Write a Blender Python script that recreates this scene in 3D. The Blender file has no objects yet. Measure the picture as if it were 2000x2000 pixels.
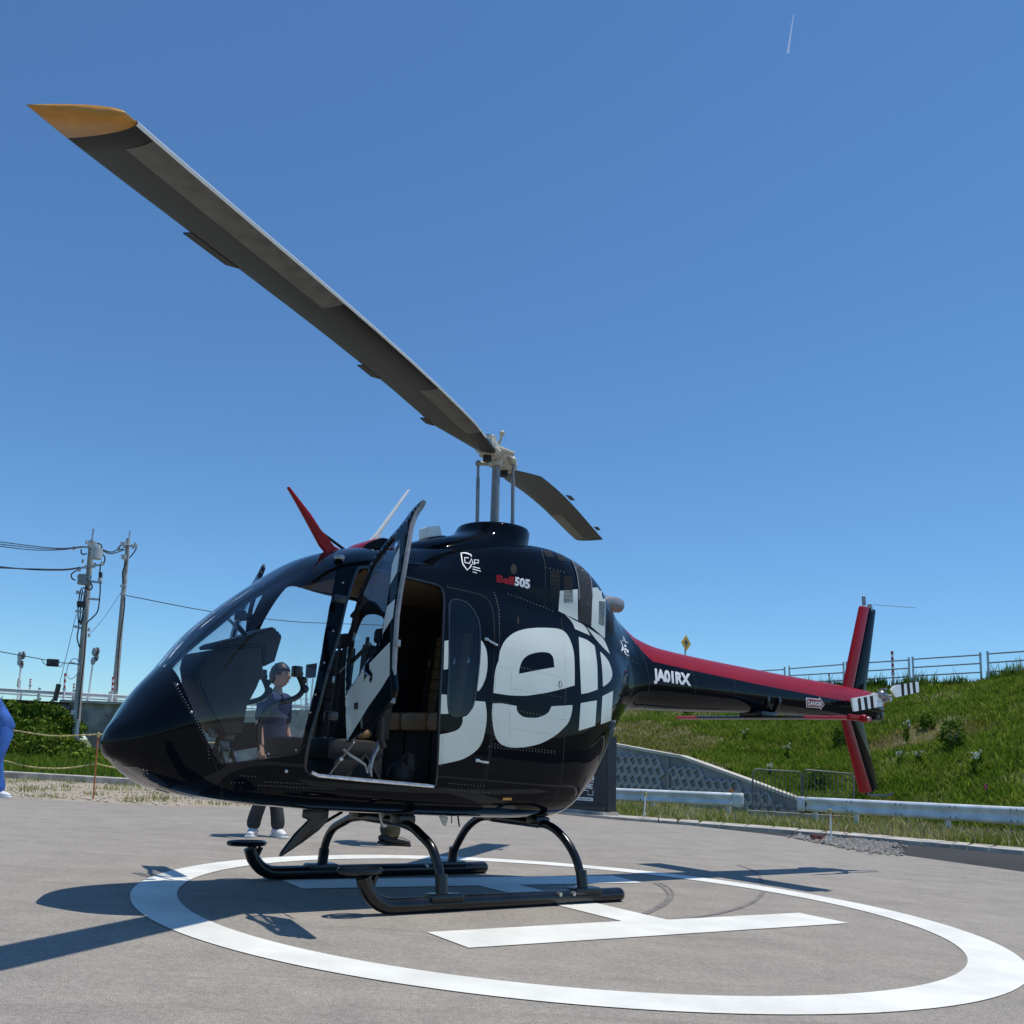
import bpy, bmesh, math, random
import numpy as np
from mathutils import Vector, Matrix, noise
from mathutils.bvhtree import BVHTree
random.seed(7); np.random.seed(7)
S = bpy.context.scene
COL = S.collection
R = math.radians

# ------------------------------------------------------------------ camera
CAMH, FPX, PITCH, ROLL, PPX, PPY = .85, 1809.4, .2018, .0574, 791.5, 1108.1
_c, _s = math.cos(ROLL), math.sin(ROLL)
FW = Vector((0, math.cos(PITCH), math.sin(PITCH)))
_U0 = Vector((0, -math.sin(PITCH), math.cos(PITCH)))
RT = Vector((_c, 0, 0)) + _s*_U0
UP = Vector((-_s, 0, 0)) + _c*_U0
CAM = Vector((0, 0, CAMH))
cd = bpy.data.cameras.new('camera')
cam = bpy.data.objects.new('camera', cd); COL.objects.link(cam)
cam.matrix_world = Matrix((
    (RT.x, UP.x, -FW.x, CAM.x), (RT.y, UP.y, -FW.y, CAM.y), (RT.z, UP.z, -FW.z, CAM.z), (0, 0, 0, 1)))
cd.sensor_width = 36; cd.sensor_fit = 'HORIZONTAL'; cd.lens = 36*FPX/2000
cd.shift_x = (1000-PPX)/2000; cd.shift_y = (PPY-1000)/2000
cd.clip_start = .05; cd.clip_end = 6000
S.camera = cam

# ------------------------------------------------------------------ light
FX = Vector((-.8203, -.5719, 0)).normalized()       # the way the helicopter points
LY = Vector((-FX.y, FX.x, 0))                       # its port side
ORG = Vector((.4165, 6.4631, 0))                    # ground under its mast
sh = FX*.23 + LY*(-.15)                             # shadow offset per metre of height
sun_dir = Vector((-sh.x, -sh.y, 1)).normalized()    # towards the sun
SUN_EL = math.asin(sun_dir.z); SUN_AZ = math.atan2(sun_dir.x, sun_dir.y)
w = bpy.data.worlds.new('World'); S.world = w; w.use_nodes = True
nt = w.node_tree; bg = nt.nodes['Background']
sky = nt.nodes.new('ShaderNodeTexSky'); sky.sky_type = 'NISHITA'; sky.sun_disc = False
sky.sun_elevation = SUN_EL; sky.sun_rotation = SUN_AZ
sky.altitude = 0; sky.air_density = 1.0; sky.dust_density = 0.; sky.ozone_density = 6.
tint = nt.nodes.new('ShaderNodeMixRGB'); tint.blend_type = 'MULTIPLY'; tint.inputs[0].default_value = 1; tint.inputs[2].default_value = (.66, .90, 1.02, 1)
nt.links.new(sky.outputs[0], tint.inputs[1]); nt.links.new(tint.outputs[0], bg.inputs[0]); bg.inputs[1].default_value = .12
sl = bpy.data.lights.new('sun', 'SUN'); sl.energy = 3.4; sl.angle = R(.53); sl.color = (1, .95, .865)
so = bpy.data.objects.new('sun', sl); COL.objects.link(so)
so.rotation_euler = sun_dir.to_track_quat('Z', 'Y').to_euler(); so.location = sun_dir*60
S.view_settings.view_transform = 'Standard'; S.view_settings.look = 'None'
S.view_settings.exposure = .12; S.view_settings.gamma = 1

# ------------------------------------------------------------------ helpers
def ray(px, py):
    return FW + RT*((px-PPX)/FPX) + UP*((PPY-py)/FPX)
def gnd(px, py, z=0.):
    d = ray(px, py); return CAM + d*((z-CAMH)/d.z)
def at(px, py, y):
    d = ray(px, py); return CAM + d*(y/d.y)
MH = Matrix((( FX.x, LY.x, 0, ORG.x), (FX.y, LY.y, 0, ORG.y), (0, 0, 1, 0), (0, 0, 0, 1)))
MHI = MH.inverted()
HC = MHI @ CAM
def hray(px, py):
    return (MHI.to_3x3() @ ray(px, py))
def hY(px, py, y):
    d = hray(px, py); return HC + d*((y-HC.y)/d.y)
def hX(px, py, x):
    d = hray(px, py); return HC + d*((x-HC.x)/d.x)

def tag(o, label=None, cat=None, group=None, kind=None):
    if label: o['label'] = label
    if cat: o['category'] = cat
    if group: o['group'] = group
    if kind: o['kind'] = kind
    return o
def thing(name, label, cat, loc=(0, 0, 0), rz=0, group=None):
    o = bpy.data.objects.new(name, None); COL.objects.link(o)
    o.location = loc; o.rotation_euler = (0, 0, rz); o.empty_display_size = .2
    return tag(o, label, cat, group)
def pydata(name, v, f, mats, parent=None, smooth=False, mi=None):
    m = bpy.data.meshes.new(name); m.from_pydata([tuple(p) for p in v], [], f)
    for q in (mats if isinstance(mats, (list, tuple)) else [mats]): m.materials.append(q)
    if mi is not None: m.polygons.foreach_set('material_index', mi)
    if smooth: m.polygons.foreach_set('use_smooth', [True]*len(m.polygons))
    m.update()
    o = bpy.data.objects.new(name, m); COL.objects.link(o)
    if parent: o.parent = parent
    return o
def bmobj(name, bm, mats, parent=None, smooth=False):
    m = bpy.data.meshes.new(name); bm.to_mesh(m); bm.free()
    for q in (mats if isinstance(mats, (list, tuple)) else [mats]): m.materials.append(q)
    if smooth:
        m.polygons.foreach_set('use_smooth', [True]*len(m.polygons))
        m.set_sharp_from_angle(angle=R(40))
    o = bpy.data.objects.new(name, m); COL.objects.link(o)
    if parent: o.parent = parent
    return o
class MB:
    """collects boxes, tubes, lathes, prisms into one mesh"""
    def __init__(s): s.v = []; s.f = []
    def add(s, v, f):
        k = len(s.v); s.v += [Vector(p) for p in v]; s.f += [tuple(i+k for i in q) for q in f]; return s
    def box(s, c, d, M=None, bev=0):
        x, y, z = d[0]/2, d[1]/2, d[2]/2
        if bev > 0:
            b = min(bev, x*.9, y*.9, z*.9)
            bm = bmesh.new(); bmesh.ops.create_cube(bm, size=1)
            for q in bm.verts: q.co = Vector((q.co.x*2*x, q.co.y*2*y, q.co.z*2*z))
            bmesh.ops.bevel(bm, geom=bm.edges[:], offset=b, segments=2, affect='EDGES', profile=.6)
            bm.verts.ensure_lookup_table()
            v = [q.co.copy() for q in bm.verts]; f = [[a.index for a in q.verts] for q in bm.faces]; bm.free()
        else:
            v = [Vector((a*x, b*y, e*z)) for a in (-1, 1) for b in (-1, 1) for e in (-1, 1)]
            f = [(0, 1, 3, 2), (4, 6, 7, 5), (0, 4, 5, 1), (2, 3, 7, 6), (0, 2, 6, 4), (1, 5, 7, 3)]
        if M is not None: v = [M @ q for q in v]
        return s.add([Vector(c)+q for q in v], f)
    def tube(s, pts, r, n=10, cap=True, flat=1.0):
        pts = [Vector(p) for p in pts]; m = len(pts)
        rr = r if isinstance(r, (list, tuple)) else [r]*m
        T = []
        for i in range(m):
            a = pts[max(i-1, 0)]; b = pts[min(i+1, m-1)]; T.append((b-a).normalized())
        up = Vector((0, 0, 1)) if abs(T[0].z) < .9 else Vector((1, 0, 0))
        N = (up - T[0]*up.dot(T[0])).normalized(); v = []; f = []
        for i in range(m):
            N = (N - T[i]*N.dot(T[i])).normalized(); B = T[i].cross(N)
            for k in range(n):
                a = 2*math.pi*k/n
                v.append(pts[i] + (N*math.cos(a)*flat + B*math.sin(a))*rr[i])
        for i in range(m-1):
            for k in range(n):
                k2 = (k+1) % n
                f.append((i*n+k, i*n+k2, (i+1)*n+k2, (i+1)*n+k))
        if cap: f += [tuple(range(n))[::-1], tuple((m-1)*n+k for k in range(n))]
        return s.add(v, f)
    def cyl(s, a, b, r, n=12, r2=None):
        return s.tube([a, b], [r, r if r2 is None else r2], n)
    def ball(s, c, r, n=8, sc=(1, 1, 1)):
        v = []; f = []; c = Vector(c); m = n//2+1
        for i in range(m+1):
            th = math.pi*i/m
            for k in range(n):
                a = 2*math.pi*k/n
                v.append(c + Vector((math.sin(th)*math.cos(a)*r*sc[0], math.sin(th)*math.sin(a)*r*sc[1], math.cos(th)*r*sc[2])))
        for i in range(m):
            for k in range(n):
                f.append((i*n+k, (i+1)*n+k, (i+1)*n+(k+1) % n, i*n+(k+1) % n))
        return s.add(v, f)
    def prism(s, poly, ext):
        n = len(poly); e = Vector(ext)
        v = [Vector(p) for p in poly] + [Vector(p)+e for p in poly]
        f = [tuple(range(n))[::-1], tuple(range(n, 2*n))] + [(i, (i+1) % n, n+(i+1) % n, n+i) for i in range(n)]
        return s.add(v, f)
    def build(s, name, mat, parent=None, smooth=True, bevel=0):
        bm = bmesh.new(); vs = [bm.verts.new(p) for p in s.v]
        for q in s.f:
            try: bm.faces.new([vs[i] for i in q])
            except ValueError: pass
        bmesh.ops.remove_doubles(bm, verts=bm.verts[:], dist=1e-6)
        bmesh.ops.recalc_face_normals(bm, faces=bm.faces[:])
        return bmobj(name, bm, mat, parent, smooth)
def cr(pts, n=8, closed=False):
    """Catmull-Rom through points"""
    P = [Vector(p) for p in pts]; out = []; m = len(P)
    rng = range(m) if closed else range(m-1)
    for i in rng:
        if closed: a, b, c, d = P[i-1], P[i], P[(i+1) % m], P[(i+2) % m]
        else: a, b, c, d = P[max(i-1, 0)], P[i], P[i+1], P[min(i+2, m-1)]
        for k in range(n):
            t = k/n
            out.append(.5*((2*b)+(c-a)*t+(2*a-5*b+4*c-d)*t*t+(3*b-a-3*c+d)*t*t*t))
    if not closed: out.append(P[-1].copy())
    return out

# ------------------------------------------------------------------ materials
def mat(name, col, rough=.5, metal=0., coat=0., coatr=.03, var=0., vscale=8., bump=0., bscale=60., col2=None, spec=.5,
        alpha=None, trans=None, emit=None):
    m = bpy.data.materials.new(name); m.use_nodes = True; N = m.node_tree; b = N.nodes['Principled BSDF']
    def rgb(c): return (c, c, c, 1) if isinstance(c, (int, float)) else (*c, 1)
    b.inputs['Base Color'].default_value = rgb(col); b.inputs['Roughness'].default_value = rough
    b.inputs['Metallic'].default_value = metal; b.inputs['Coat Weight'].default_value = coat
    b.inputs['Coat Roughness'].default_value = coatr; b.inputs['Specular IOR Level'].default_value = spec
    if trans is not None:
        b.inputs['Transmission Weight'].default_value = trans; b.inputs['IOR'].default_value = 1.1
    if var > 0 or col2 is not None or bump > 0:
        tc = N.nodes.new('ShaderNodeTexCoord')
    if var > 0 or col2 is not None:
        n = N.nodes.new('ShaderNodeTexNoise'); n.inputs['Scale'].default_value = vscale; n.inputs['Detail'].default_value = 6
        N.links.new(tc.outputs['Object'], n.inputs['Vector'])
        r = N.nodes.new('ShaderNodeValToRGB'); r.color_ramp.elements[0].position = .35; r.color_ramp.elements[1].position = .65
        c = rgb(col)
        if col2 is None:
            r.color_ramp.elements[0].color = (*[q*(1-var) for q in c[:3]], 1); r.color_ramp.elements[1].color = (*[min(q*(1+var), 1) for q in c[:3]], 1)
        else:
            r.color_ramp.elements[0].color = c; r.color_ramp.elements[1].color = rgb(col2)
        N.links.new(n.outputs[0], r.inputs[0]); N.links.new(r.outputs[0], b.inputs['Base Color'])
        mr = N.nodes.new('ShaderNodeMath'); mr.operation = 'MULTIPLY_ADD'
        mr.inputs[1].default_value = .18*var+.05; mr.inputs[2].default_value = max(rough-.5*(.18*var+.05), 0)
        N.links.new(n.outputs[0], mr.inputs[0]); N.links.new(mr.outputs[0], b.inputs['Roughness'])
    if bump > 0:
        n2 = N.nodes.new('ShaderNodeTexNoise'); n2.inputs['Scale'].default_value = bscale; n2.inputs['Detail'].default_value = 5
        N.links.new(tc.outputs['Object'], n2.inputs['Vector'])
        bp = N.nodes.new('ShaderNodeBump'); bp.inputs['Strength'].default_value = bump; bp.inputs['Distance'].default_value = .01
        N.links.new(n2.outputs[0], bp.inputs['Height']); N.links.new(bp.outputs[0], b.inputs['Normal'])
    return m
M = {}
M['paint'] = mat('navy_black_gloss_paint', (.0028, .0040, .0068), .035, 0, .0, .28, var=.06, vscale=1.2, bump=.05, bscale=2.6, spec=.13)
M['rivet'] = mat('dull_rivet_head', (.10, .11, .12), .4, .4)
M['red'] = mat('red_gloss_paint', (.27, .0045, .009), .32, 0, .0, .04, var=.08, vscale=2., spec=.25)
M['grey'] = mat('pale_grey_letter_vinyl', (.53, .58, .54), .3, 0, .3, .05, var=.06, vscale=3.)
M['lining'] = mat('dark_cabin_lining', (.012, .012, .013), .75, var=.3, vscale=12, bump=.15, bscale=180)
M['alu'] = mat('worn_aluminium', (.55, .56, .57), .32, .9, var=.2, vscale=30)
M['steel'] = mat('dull_steel', (.32, .32, .33), .38, .85, var=.25, vscale=40)
M['rodgrey'] = mat('grey_painted_rod', (.22, .225, .23), .35, .2, .2, var=.15, vscale=20)
M['beige'] = mat('cream_hub_paint', (.50, .46, .36), .42, 0, .3, .2, var=.15, vscale=25, bump=.05)
M['blade'] = mat('dark_blade_composite', (.0145, .0148, .0155), .45, 0, .0, .2, var=.30, vscale=2.2, bump=.02, bscale=14)
M['bladeedge'] = mat('painted_sunlit_edge', (.85, .85, .83), .35, .2)  # metal edge coloured near white to carry its sunlit glint
M['bladestrip'] = mat('grey_blade_leading_strip', (.125, .125, .115), .5, .1, var=.18, vscale=14)
M['yellow'] = mat('amber_blade_tip_paint', (.50, .23, .035), .42, var=.12, vscale=12)
M['white'] = mat('white_gloss_paint', (.78, .79, .78), .3, 0, .4, .1, var=.05, vscale=6)
M['decal'] = mat('white_lettering', (.80, .81, .82), .35, var=.03, vscale=12)
M['black'] = mat('black_satin_paint', (.010, .011, .012), .34, 0, .3, .15, var=.3, vscale=14)
M['rubber'] = mat('black_rubber', (.012, .012, .012), .65, var=.3, vscale=20)
M['skid'] = mat('black_skid_enamel', (.006, .007, .009), .22, 0, .0, .08, var=.4, vscale=9, bump=.03, bscale=80)
M['wear'] = mat('bare_chipped_metal', (.42, .41, .38), .4, .7, var=.3, vscale=60)
M['brown'] = mat('brown_quilted_leather', (.24, .15, .07), .55, var=.2, vscale=9, bump=.12, bscale=160)
M['tan'] = mat('tan_stitched_leather', (.30, .175, .075), .5, var=.2, vscale=9, bump=.12, bscale=160)
M['dash'] = mat('brown_black_dash_plastic', (.030, .024, .020), .42, 0, .1, .3, var=.2, vscale=10, bump=.06, bscale=200)
M['screen'] = mat('dark_screen', (.008, .010, .014), .12, 0, .6, .02)
M['slot'] = mat('vent_slot_black', (.003, .003, .003), .8)
M['seam'] = mat('panel_gap_black', (.002, .002, .0025), .6)
def glass(name, tint, op):
    m = bpy.data.materials.new(name); m.use_nodes = True; N = m.node_tree
    for n in list(N.nodes): N.nodes.remove(n)
    o = N.nodes.new('ShaderNodeOutputMaterial'); t = N.nodes.new('ShaderNodeBsdfTransparent'); t.inputs[0].default_value = (*tint, 1)
    g = N.nodes.new('ShaderNodeBsdfGlossy'); g.inputs['Roughness'].default_value = .012; g.inputs[0].default_value = (.95, .97, 1, 1)
    fr = N.nodes.new('ShaderNodeFresnel'); fr.inputs[0].default_value = 1.5
    mu = N.nodes.new('ShaderNodeMath'); mu.operation = 'MULTIPLY'; mu.inputs[1].default_value = op
    mx = N.nodes.new('ShaderNodeMixShader')
    N.links.new(fr.outputs[0], mu.inputs[0]); N.links.new(mu.outputs[0], mx.inputs[0]); N.links.new(t.outputs[0], mx.inputs[1]); N.links.new(g.outputs[0], mx.inputs[2])
    N.links.new(mx.outputs[0], o.inputs[0])
    return m
M['glass'] = glass('tinted_acrylic', (.84, .865, .885), 1.0)
M['glass2'] = glass('dark_tinted_acrylic', (.55, .56, .58), .9)

# ------------------------------------------------------------------ 2D cutting tools
def inpoly(x, y, P):
    c = False; n = len(P); j = n-1
    for i in range(n):
        xi, yi = P[i]; xj, yj = P[j]
        if (yi > y) != (yj > y) and x < (xj-xi)*(y-yi)/(yj-yi)+xi: c = not c
        j = i
    return c
def fill2d(polys, cell=None):
    """even-odd fill of 2D outlines, then cut by a grid of the given cell; returns bmesh in the XY plane"""
    cu = bpy.data.curves.new('tmp', 'CURVE'); cu.dimensions = '2D'; cu.fill_mode = 'BOTH'
    for P in polys:
        sp = cu.splines.new('POLY'); sp.points.add(len(P)-1)
        for i, p in enumerate(P): sp.points[i].co = (p[0], p[1], 0, 1)
        sp.use_cyclic_u = True
    ob = bpy.data.objects.new('tmp', cu)
    me = bpy.data.meshes.new_from_object(ob)
    bm = bmesh.new(); bm.from_mesh(me)
    bpy.data.objects.remove(ob); bpy.data.curves.remove(cu); bpy.data.meshes.remove(me)
    if cell: gridcut(bm, cell)
    return bm
def gridcut(bm, cell):
    cx, cy = cell if isinstance(cell, tuple) else (cell, cell)
    if not bm.verts: return
    xs = [v.co.x for v in bm.verts]; ys = [v.co.y for v in bm.verts]
    for a, b, ax, c in ((min(xs), max(xs), 0, cx), (min(ys), max(ys), 1, cy)):
        n = int(math.ceil((b-a)/c))
        for i in range(1, n):
            p = [0, 0, 0]; q = [0, 0, 0]; p[ax] = a+(b-a)*i/n+1e-5; q[ax] = 1
            bmesh.ops.bisect_plane(bm, geom=bm.verts[:]+bm.edges[:]+bm.faces[:], dist=1e-7, plane_co=p, plane_no=q)

# ------------------------------------------------------------------ helicopter shell
# half sections: x, zb, seven (y,z) control points from the keel edge to the crown, zt
ST = [
 (2.425, .828, [(.004, .829), (.007, .830), (.009, .834), (.009, .838), (.007, .842), (.005, .843), (.002, .844)], .845),
 (2.405, .775, [(.035, .778), (.06, .795), (.075, .835), (.072, .86), (.06, .88), (.045, .892), (.02, .90)], .905),
 (2.35, .740, [(.10, .748), (.155, .785), (.185, .845), (.175, .90), (.15, .935), (.11, .958), (.055, .975), ], .982),
 (2.25, .668, [(.18, .682), (.28, .752), (.335, .88), (.315, .985), (.275, 1.045), (.205, 1.09), (.105, 1.125)], 1.14),
 (2.10, .600, [(.26, .618), (.39, .715), (.448, .93), (.43, 1.09), (.385, 1.18), (.30, 1.245), (.155, 1.295)], 1.315),
 (1.90, .562, [(.32, .58), (.47, .69), (.53, .98), (.505, 1.22), (.455, 1.385), (.37, 1.485), (.18, 1.545)], 1.565),
 (1.60, .540, [(.35, .555), (.515, .67), (.565, 1.02), (.535, 1.41), (.475, 1.65), (.385, 1.755), (.185, 1.815)], 1.83),
 (1.30, .524, [(.36, .536), (.54, .66), (.585, 1.08), (.55, 1.56), (.465, 1.865), (.37, 1.975), (.18, 2.03)], 2.045),
 (1.00, .513, [(.36, .525), (.55, .65), (.595, 1.10), (.562, 1.60), (.46, 1.94), (.35, 2.06), (.19, 2.13)], 2.15),
 (.60, .503, [(.36, .515), (.555, .64), (.60, 1.10), (.566, 1.60), (.45, 1.965), (.37, 2.08), (.21, 2.19)], 2.225),
 (.20, .497, [(.36, .51), (.555, .64), (.60, 1.10), (.566, 1.59), (.43, 1.955), (.39, 2.11), (.26, 2.27)], 2.315),
 (-.20, .492, [(.355, .507), (.55, .645), (.595, 1.10), (.56, 1.57), (.415, 1.92), (.40, 2.13), (.285, 2.345)], 2.40),
 (-.60, .500, [(.33, .52), (.52, .68), (.575, 1.11), (.535, 1.54), (.40, 1.875), (.385, 2.12), (.275, 2.37)], 2.44),
 (-.90, .595, [(.235, .62), (.42, .80), (.515, 1.17), (.485, 1.52), (.385, 1.79), (.355, 2.05), (.245, 2.33)], 2.415),
 (-1.15, .80, [(.17, .83), (.31, .98), (.42, 1.26), (.42, 1.51), (.345, 1.73), (.31, 1.96), (.205, 2.23)], 2.345),
 (-1.40, 1.11, [(.12, 1.13), (.21, 1.21), (.285, 1.37), (.30, 1.53), (.265, 1.67), (.225, 1.84), (.13, 2.06)], 2.17),
 (-1.52, 1.255, [(.105, 1.27), (.18, 1.33), (.23, 1.44), (.235, 1.56), (.22, 1.66), (.19, 1.79), (.10, 1.97)], 2.07),
 (-1.66, 1.305, [(.10, 1.32), (.175, 1.385), (.213, 1.48), (.213, 1.58), (.20, 1.66), (.165, 1.755), (.08, 1.90)], 1.975),
 (-1.80, 1.325, [(.10, 1.34), (.172, 1.40), (.208, 1.50), (.208, 1.595), (.19, 1.67), (.15, 1.755), (.07, 1.86)], 1.905),
 (-2.10, 1.340, [(.10, 1.352), (.17, 1.415), (.205, 1.51), (.205, 1.60), (.185, 1.675), (.145, 1.745), (.07, 1.825)], 1.85),
 (-3.50, 1.415, [(.08, 1.426), (.135, 1.475), (.165, 1.545), (.165, 1.60), (.15, 1.66), (.12, 1.715), (.055, 1.785)], 1.81),
 (-5.35, 1.497, [(.055, 1.505), (.095, 1.54), (.115, 1.59), (.115, 1.625), (.105, 1.665), (.085, 1.705), (.04, 1.765)], 1.78),
 (-5.52, 1.515, [(.04, 1.52), (.07, 1.55), (.085, 1.59), (.085, 1.62), (.08, 1.655), (.065, 1.69), (.03, 1.735)], 1.745),
]
_xs = np.array([s[0] for s in ST])[::-1]
_CT = np.array([[(0, s[1])]+s[2]+[(0, s[3])] for s in ST])[::-1]      # station, 9, 2
def pchip(xk, yk):
    h = np.diff(xk); d = np.diff(yk, axis=0)/h.reshape(-1, *[1]*(yk.ndim-1)); m = np.zeros_like(yk)
    hh = h.reshape(-1, *[1]*(yk.ndim-1))
    w1 = 2*hh[1:]+hh[:-1]; w2 = hh[1:]+2*hh[:-1]
    with np.errstate(all='ignore'):
        mm = (w1+w2)/(w1/d[:-1]+w2/d[1:])
    m[1:-1] = np.where(d[:-1]*d[1:] > 0, mm, 0); m[0] = d[0]; m[-1] = d[-1]
    return m
_MT = pchip(_xs, _CT)
def ctrl(x):
    x = min(max(x, _xs[0]), _xs[-1]); i = min(max(int(np.searchsorted(_xs, x)-1), 0), len(_xs)-2)
    h = _xs[i+1]-_xs[i]; t = (x-_xs[i])/h
    return ((1+2*t)*(1-t)**2*_CT[i] + t*(1-t)**2*h*_MT[i] + t*t*(3-2*t)*_CT[i+1] + t*t*(t-1)*h*_MT[i+1])
_cc = {}
def SUR(x, t):
    """point of the port half of the shell; t runs 0 keel .. 8 crown"""
    k = round(x, 5)
    if k not in _cc: _cc[k] = ctrl(x)
    C = _cc[k]; t = min(max(t, 0), 8); i = min(int(t), 7); u = t-i
    b, c = C[i], C[i+1]
    a = C[i-1] if i > 0 else np.array([-C[1][0], C[1][1]])
    d = C[i+2] if i < 7 else np.array([-C[7][0], C[7][1]])
    p = .5*((2*b)+(c-a)*u+(2*a-5*b+4*c-d)*u*u+(3*b-a-3*c+d)*u**3)
    return Vector((x, max(p[0], 0), p[1]))
XL = np.concatenate([2.425-np.array([0, .004, .012, .025, .045, .07, .1, .135, .175]), np.arange(2.21, -1.95, -.035), np.arange(-1.98, -5.35, -.09), [-5.35, -5.4, -5.46, -5.52]])
TL = np.linspace(0, 8, 65)
_gv = [SUR(float(x), float(t)) for x in XL for t in TL]
_nt = len(TL); _gf = [(i*_nt+j, (i+1)*_nt+j, (i+1)*_nt+j+1, i*_nt+j+1) for i in range(len(XL)-1) for j in range(_nt-1)]
BV = BVHTree.FromPolygons(_gv, _gf)
def hit(px, py):
    """where the sight line of a picture point meets the port side of the shell"""
    d = hray(px, py).normalized()
    p, n, i, _ = BV.ray_cast(HC, d)
    if p is None: return None
    if n.dot(d) > 0: n = -n
    return p, n, i
def xt(px, py):
    h = hit(px, py)
    if h is None:
        p, n, i, _ = BV.find_nearest(HC + hray(px, py).normalized()*5.2)
    else: p, n, i = h
    a, b = divmod(i, _nt-1)
    q = [_gv[k] for k in _gf[i]]; t0, t1 = TL[b], TL[b+1]
    e = (q[3]-q[0]).lerp(q[2]-q[1], .5); m0 = q[0].lerp(q[1], .5)
    f = min(max((p-m0).dot(e)/max(e.length_squared, 1e-9), 0), 1)
    return (p.x, float(t0+(t1-t0)*f))
def TR(u, v, z=None): return (u, v)
def zm(pts, ox, oy, s): return [(ox+u*s, oy+v*s) for u, v in pts]
def smooth(P, cut=42, n=5):
    """round a traced outline with a spline but keep its real corners"""
    m = len(P); V = [Vector((p[0], p[1])) for p in P]; cor = []
    for i in range(m):
        a = V[i]-V[i-1]; b = V[(i+1) % m]-V[i]
        if a.length < 1e-6 or b.length < 1e-6: continue
        if math.degrees(a.angle(b)) > cut: cor.append(i)
    if len(cor) < 2: return [tuple(q[:2]) for q in cr([(*p, 0) for p in P], n, True)]
    out = []
    for a, b in zip(cor, cor[1:]+[cor[0]+m]):
        out += [tuple(q[:2]) for q in cr([(*P[k % m], 0) for k in range(a, b+1)], n)][:-1]
    return out
Z1 = lambda pts: zm(pts, 180, 1060, .26915)
Z2 = lambda pts: zm(pts, 560, 920, .35197)
Z3 = lambda pts: zm(pts, 800, 1000, .32103)
Z6 = lambda pts: zm(pts, 1040, 1050, .15527)
Z5 = lambda pts: zm(pts, 1180, 1140, .34161)

side_glass = [xt(*p) for p in smooth([(333, 1301), (344, 1316), (360, 1350), (379, 1392), (397, 1430), (413, 1465), (424, 1484), (438, 1492), (500, 1485), (560, 1477), (583, 1471), (591, 1450), (604, 1400), (624, 1310), (641, 1210), (652, 1150), (656, 1110), (650, 1095), (625, 1100), (560, 1131), (523, 1150), (470, 1181), (430, 1216), (380, 1256), (345, 1287)], 50, 3)]
door_open = [xt(*p) for p in smooth([(595, 1497), (602, 1508), (613, 1514), (700, 1522), (790, 1530), (843, 1535), (851, 1525), (854, 1483), (858, 1380), (863, 1272), (866, 1190), (866, 1166), (862, 1152), (850, 1142), (785, 1127), (740, 1114), (711, 1108), (698, 1113), (690, 1131), (675, 1180), (662, 1237), (640, 1310), (623, 1377), (605, 1440)], 60, 2)]
rear_win = [xt(*p) for p in smooth(Z3([(240, 600), (246, 550), (262, 535), (300, 535), (355, 560), (400, 620), (425, 690), (428, 800), (424, 900), (412, 1020), (400, 1110), (380, 1180), (340, 1225), (280, 1243), (250, 1232), (236, 1190), (232, 1100), (240, 950)]), 70, 3)]
nose_cut = [xt(*p) for p in [(345, 1328), (370, 1388), (395, 1441), (415, 1488), (430, 1530)]]
nose_cut = [(2.165, 8.05), (2.15, 7.2)] + nose_cut + [(1.80, .6), (1.78, -.05), (2.6, -.05), (2.6, 8.05)]
pillar_up = [(2.135, 7.55), (2.0, 7.32), (1.8, 7.22), (1.6, 7.18), (1.42, 7.2), (1.30, 7.3), (1.22, 7.45), (1.18, 7.6)]
windshield = [(2.14, 7.85)] + pillar_up + [(1.17, 7.85)]
boom_cut = [(-1.80, -.1), (-1.80, 4.6), (-1.83, 8.1), (-6, 8.1), (-6, -.1)]
_cs = [xt(*p) for p in [(700, 1089), (760, 1101), (870, 1130), (930, 1158), (1005, 1185), (1060, 1203), (1120, 1238), (1170, 1268), (1225, 1300)]]
cowl_cut = [(.95, 8.1), (.95, _cs[1][1])] + _cs[1:] + [(-1.795, 5.0), (-1.825, 8.1)]
red_cut = [xt(*p) for p in [(1222, 1223), (1236, 1250), (1255, 1272), (1275, 1292), (1350, 1309), (1450, 1330), (1550, 1350), (1645, 1368)]]
red_cut = [(-1.60, 8.1), (-1.62, 7.5)] + red_cut[1:] + [(-5.53, red_cut[-1][1]), (-5.53, 8.1)]

def cut_region(bm, P):
    x0, x1 = min(p[0] for p in P), max(p[0] for p in P); y0, y1 = min(p[1] for p in P), max(p[1] for p in P)
    n = len(P)
    for i in range(n):
        a = P[i]; b = P[(i+1) % n]
        e = Vector((b[0]-a[0], b[1]-a[1], 0)); L = e.length
        if L < 1e-5: continue
        lx0, lx1 = min(a[0], b[0])-.05, max(a[0], b[0])+.05; ly0, ly1 = min(a[1], b[1])-.14, max(a[1], b[1])+.14
        fs = [f for f in bm.faces if lx0 <= f.calc_center_median().x <= lx1 and ly0 <= f.calc_center_median().y <= ly1]
        if not fs: continue
        g = set(fs)
        for f in fs: g.update(f.edges); g.update(f.verts)
        bmesh.ops.bisect_plane(bm, geom=list(g), dist=1e-7, plane_co=(a[0], a[1], 0), plane_no=(-e.y, e.x, 0))
_bm = bmesh.new()
_vv = [_bm.verts.new((float(x), float(t), 0)) for x in XL for t in TL]
for q in _gf: _bm.faces.new([_vv[k] for k in q])
REG = [('side_window', side_glass), ('door_opening', door_open), ('rear_window', rear_win), ('windshield', windshield),
       ('nose_cone', nose_cut), ('tail_boom', boom_cut), ('engine_cowling', cowl_cut)]
for n_, P in REG: cut_region(_bm, P)
cut_region(_bm, red_cut)
def classify(cx, cy):
    for n_, P in REG:
        if inpoly(cx, cy, P): return n_
    return 'fuselage'
heli = thing('helicopter', 'glossy black helicopter with red tail boom and open doors, parked on the landing circle', 'helicopter', ORG)
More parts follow.
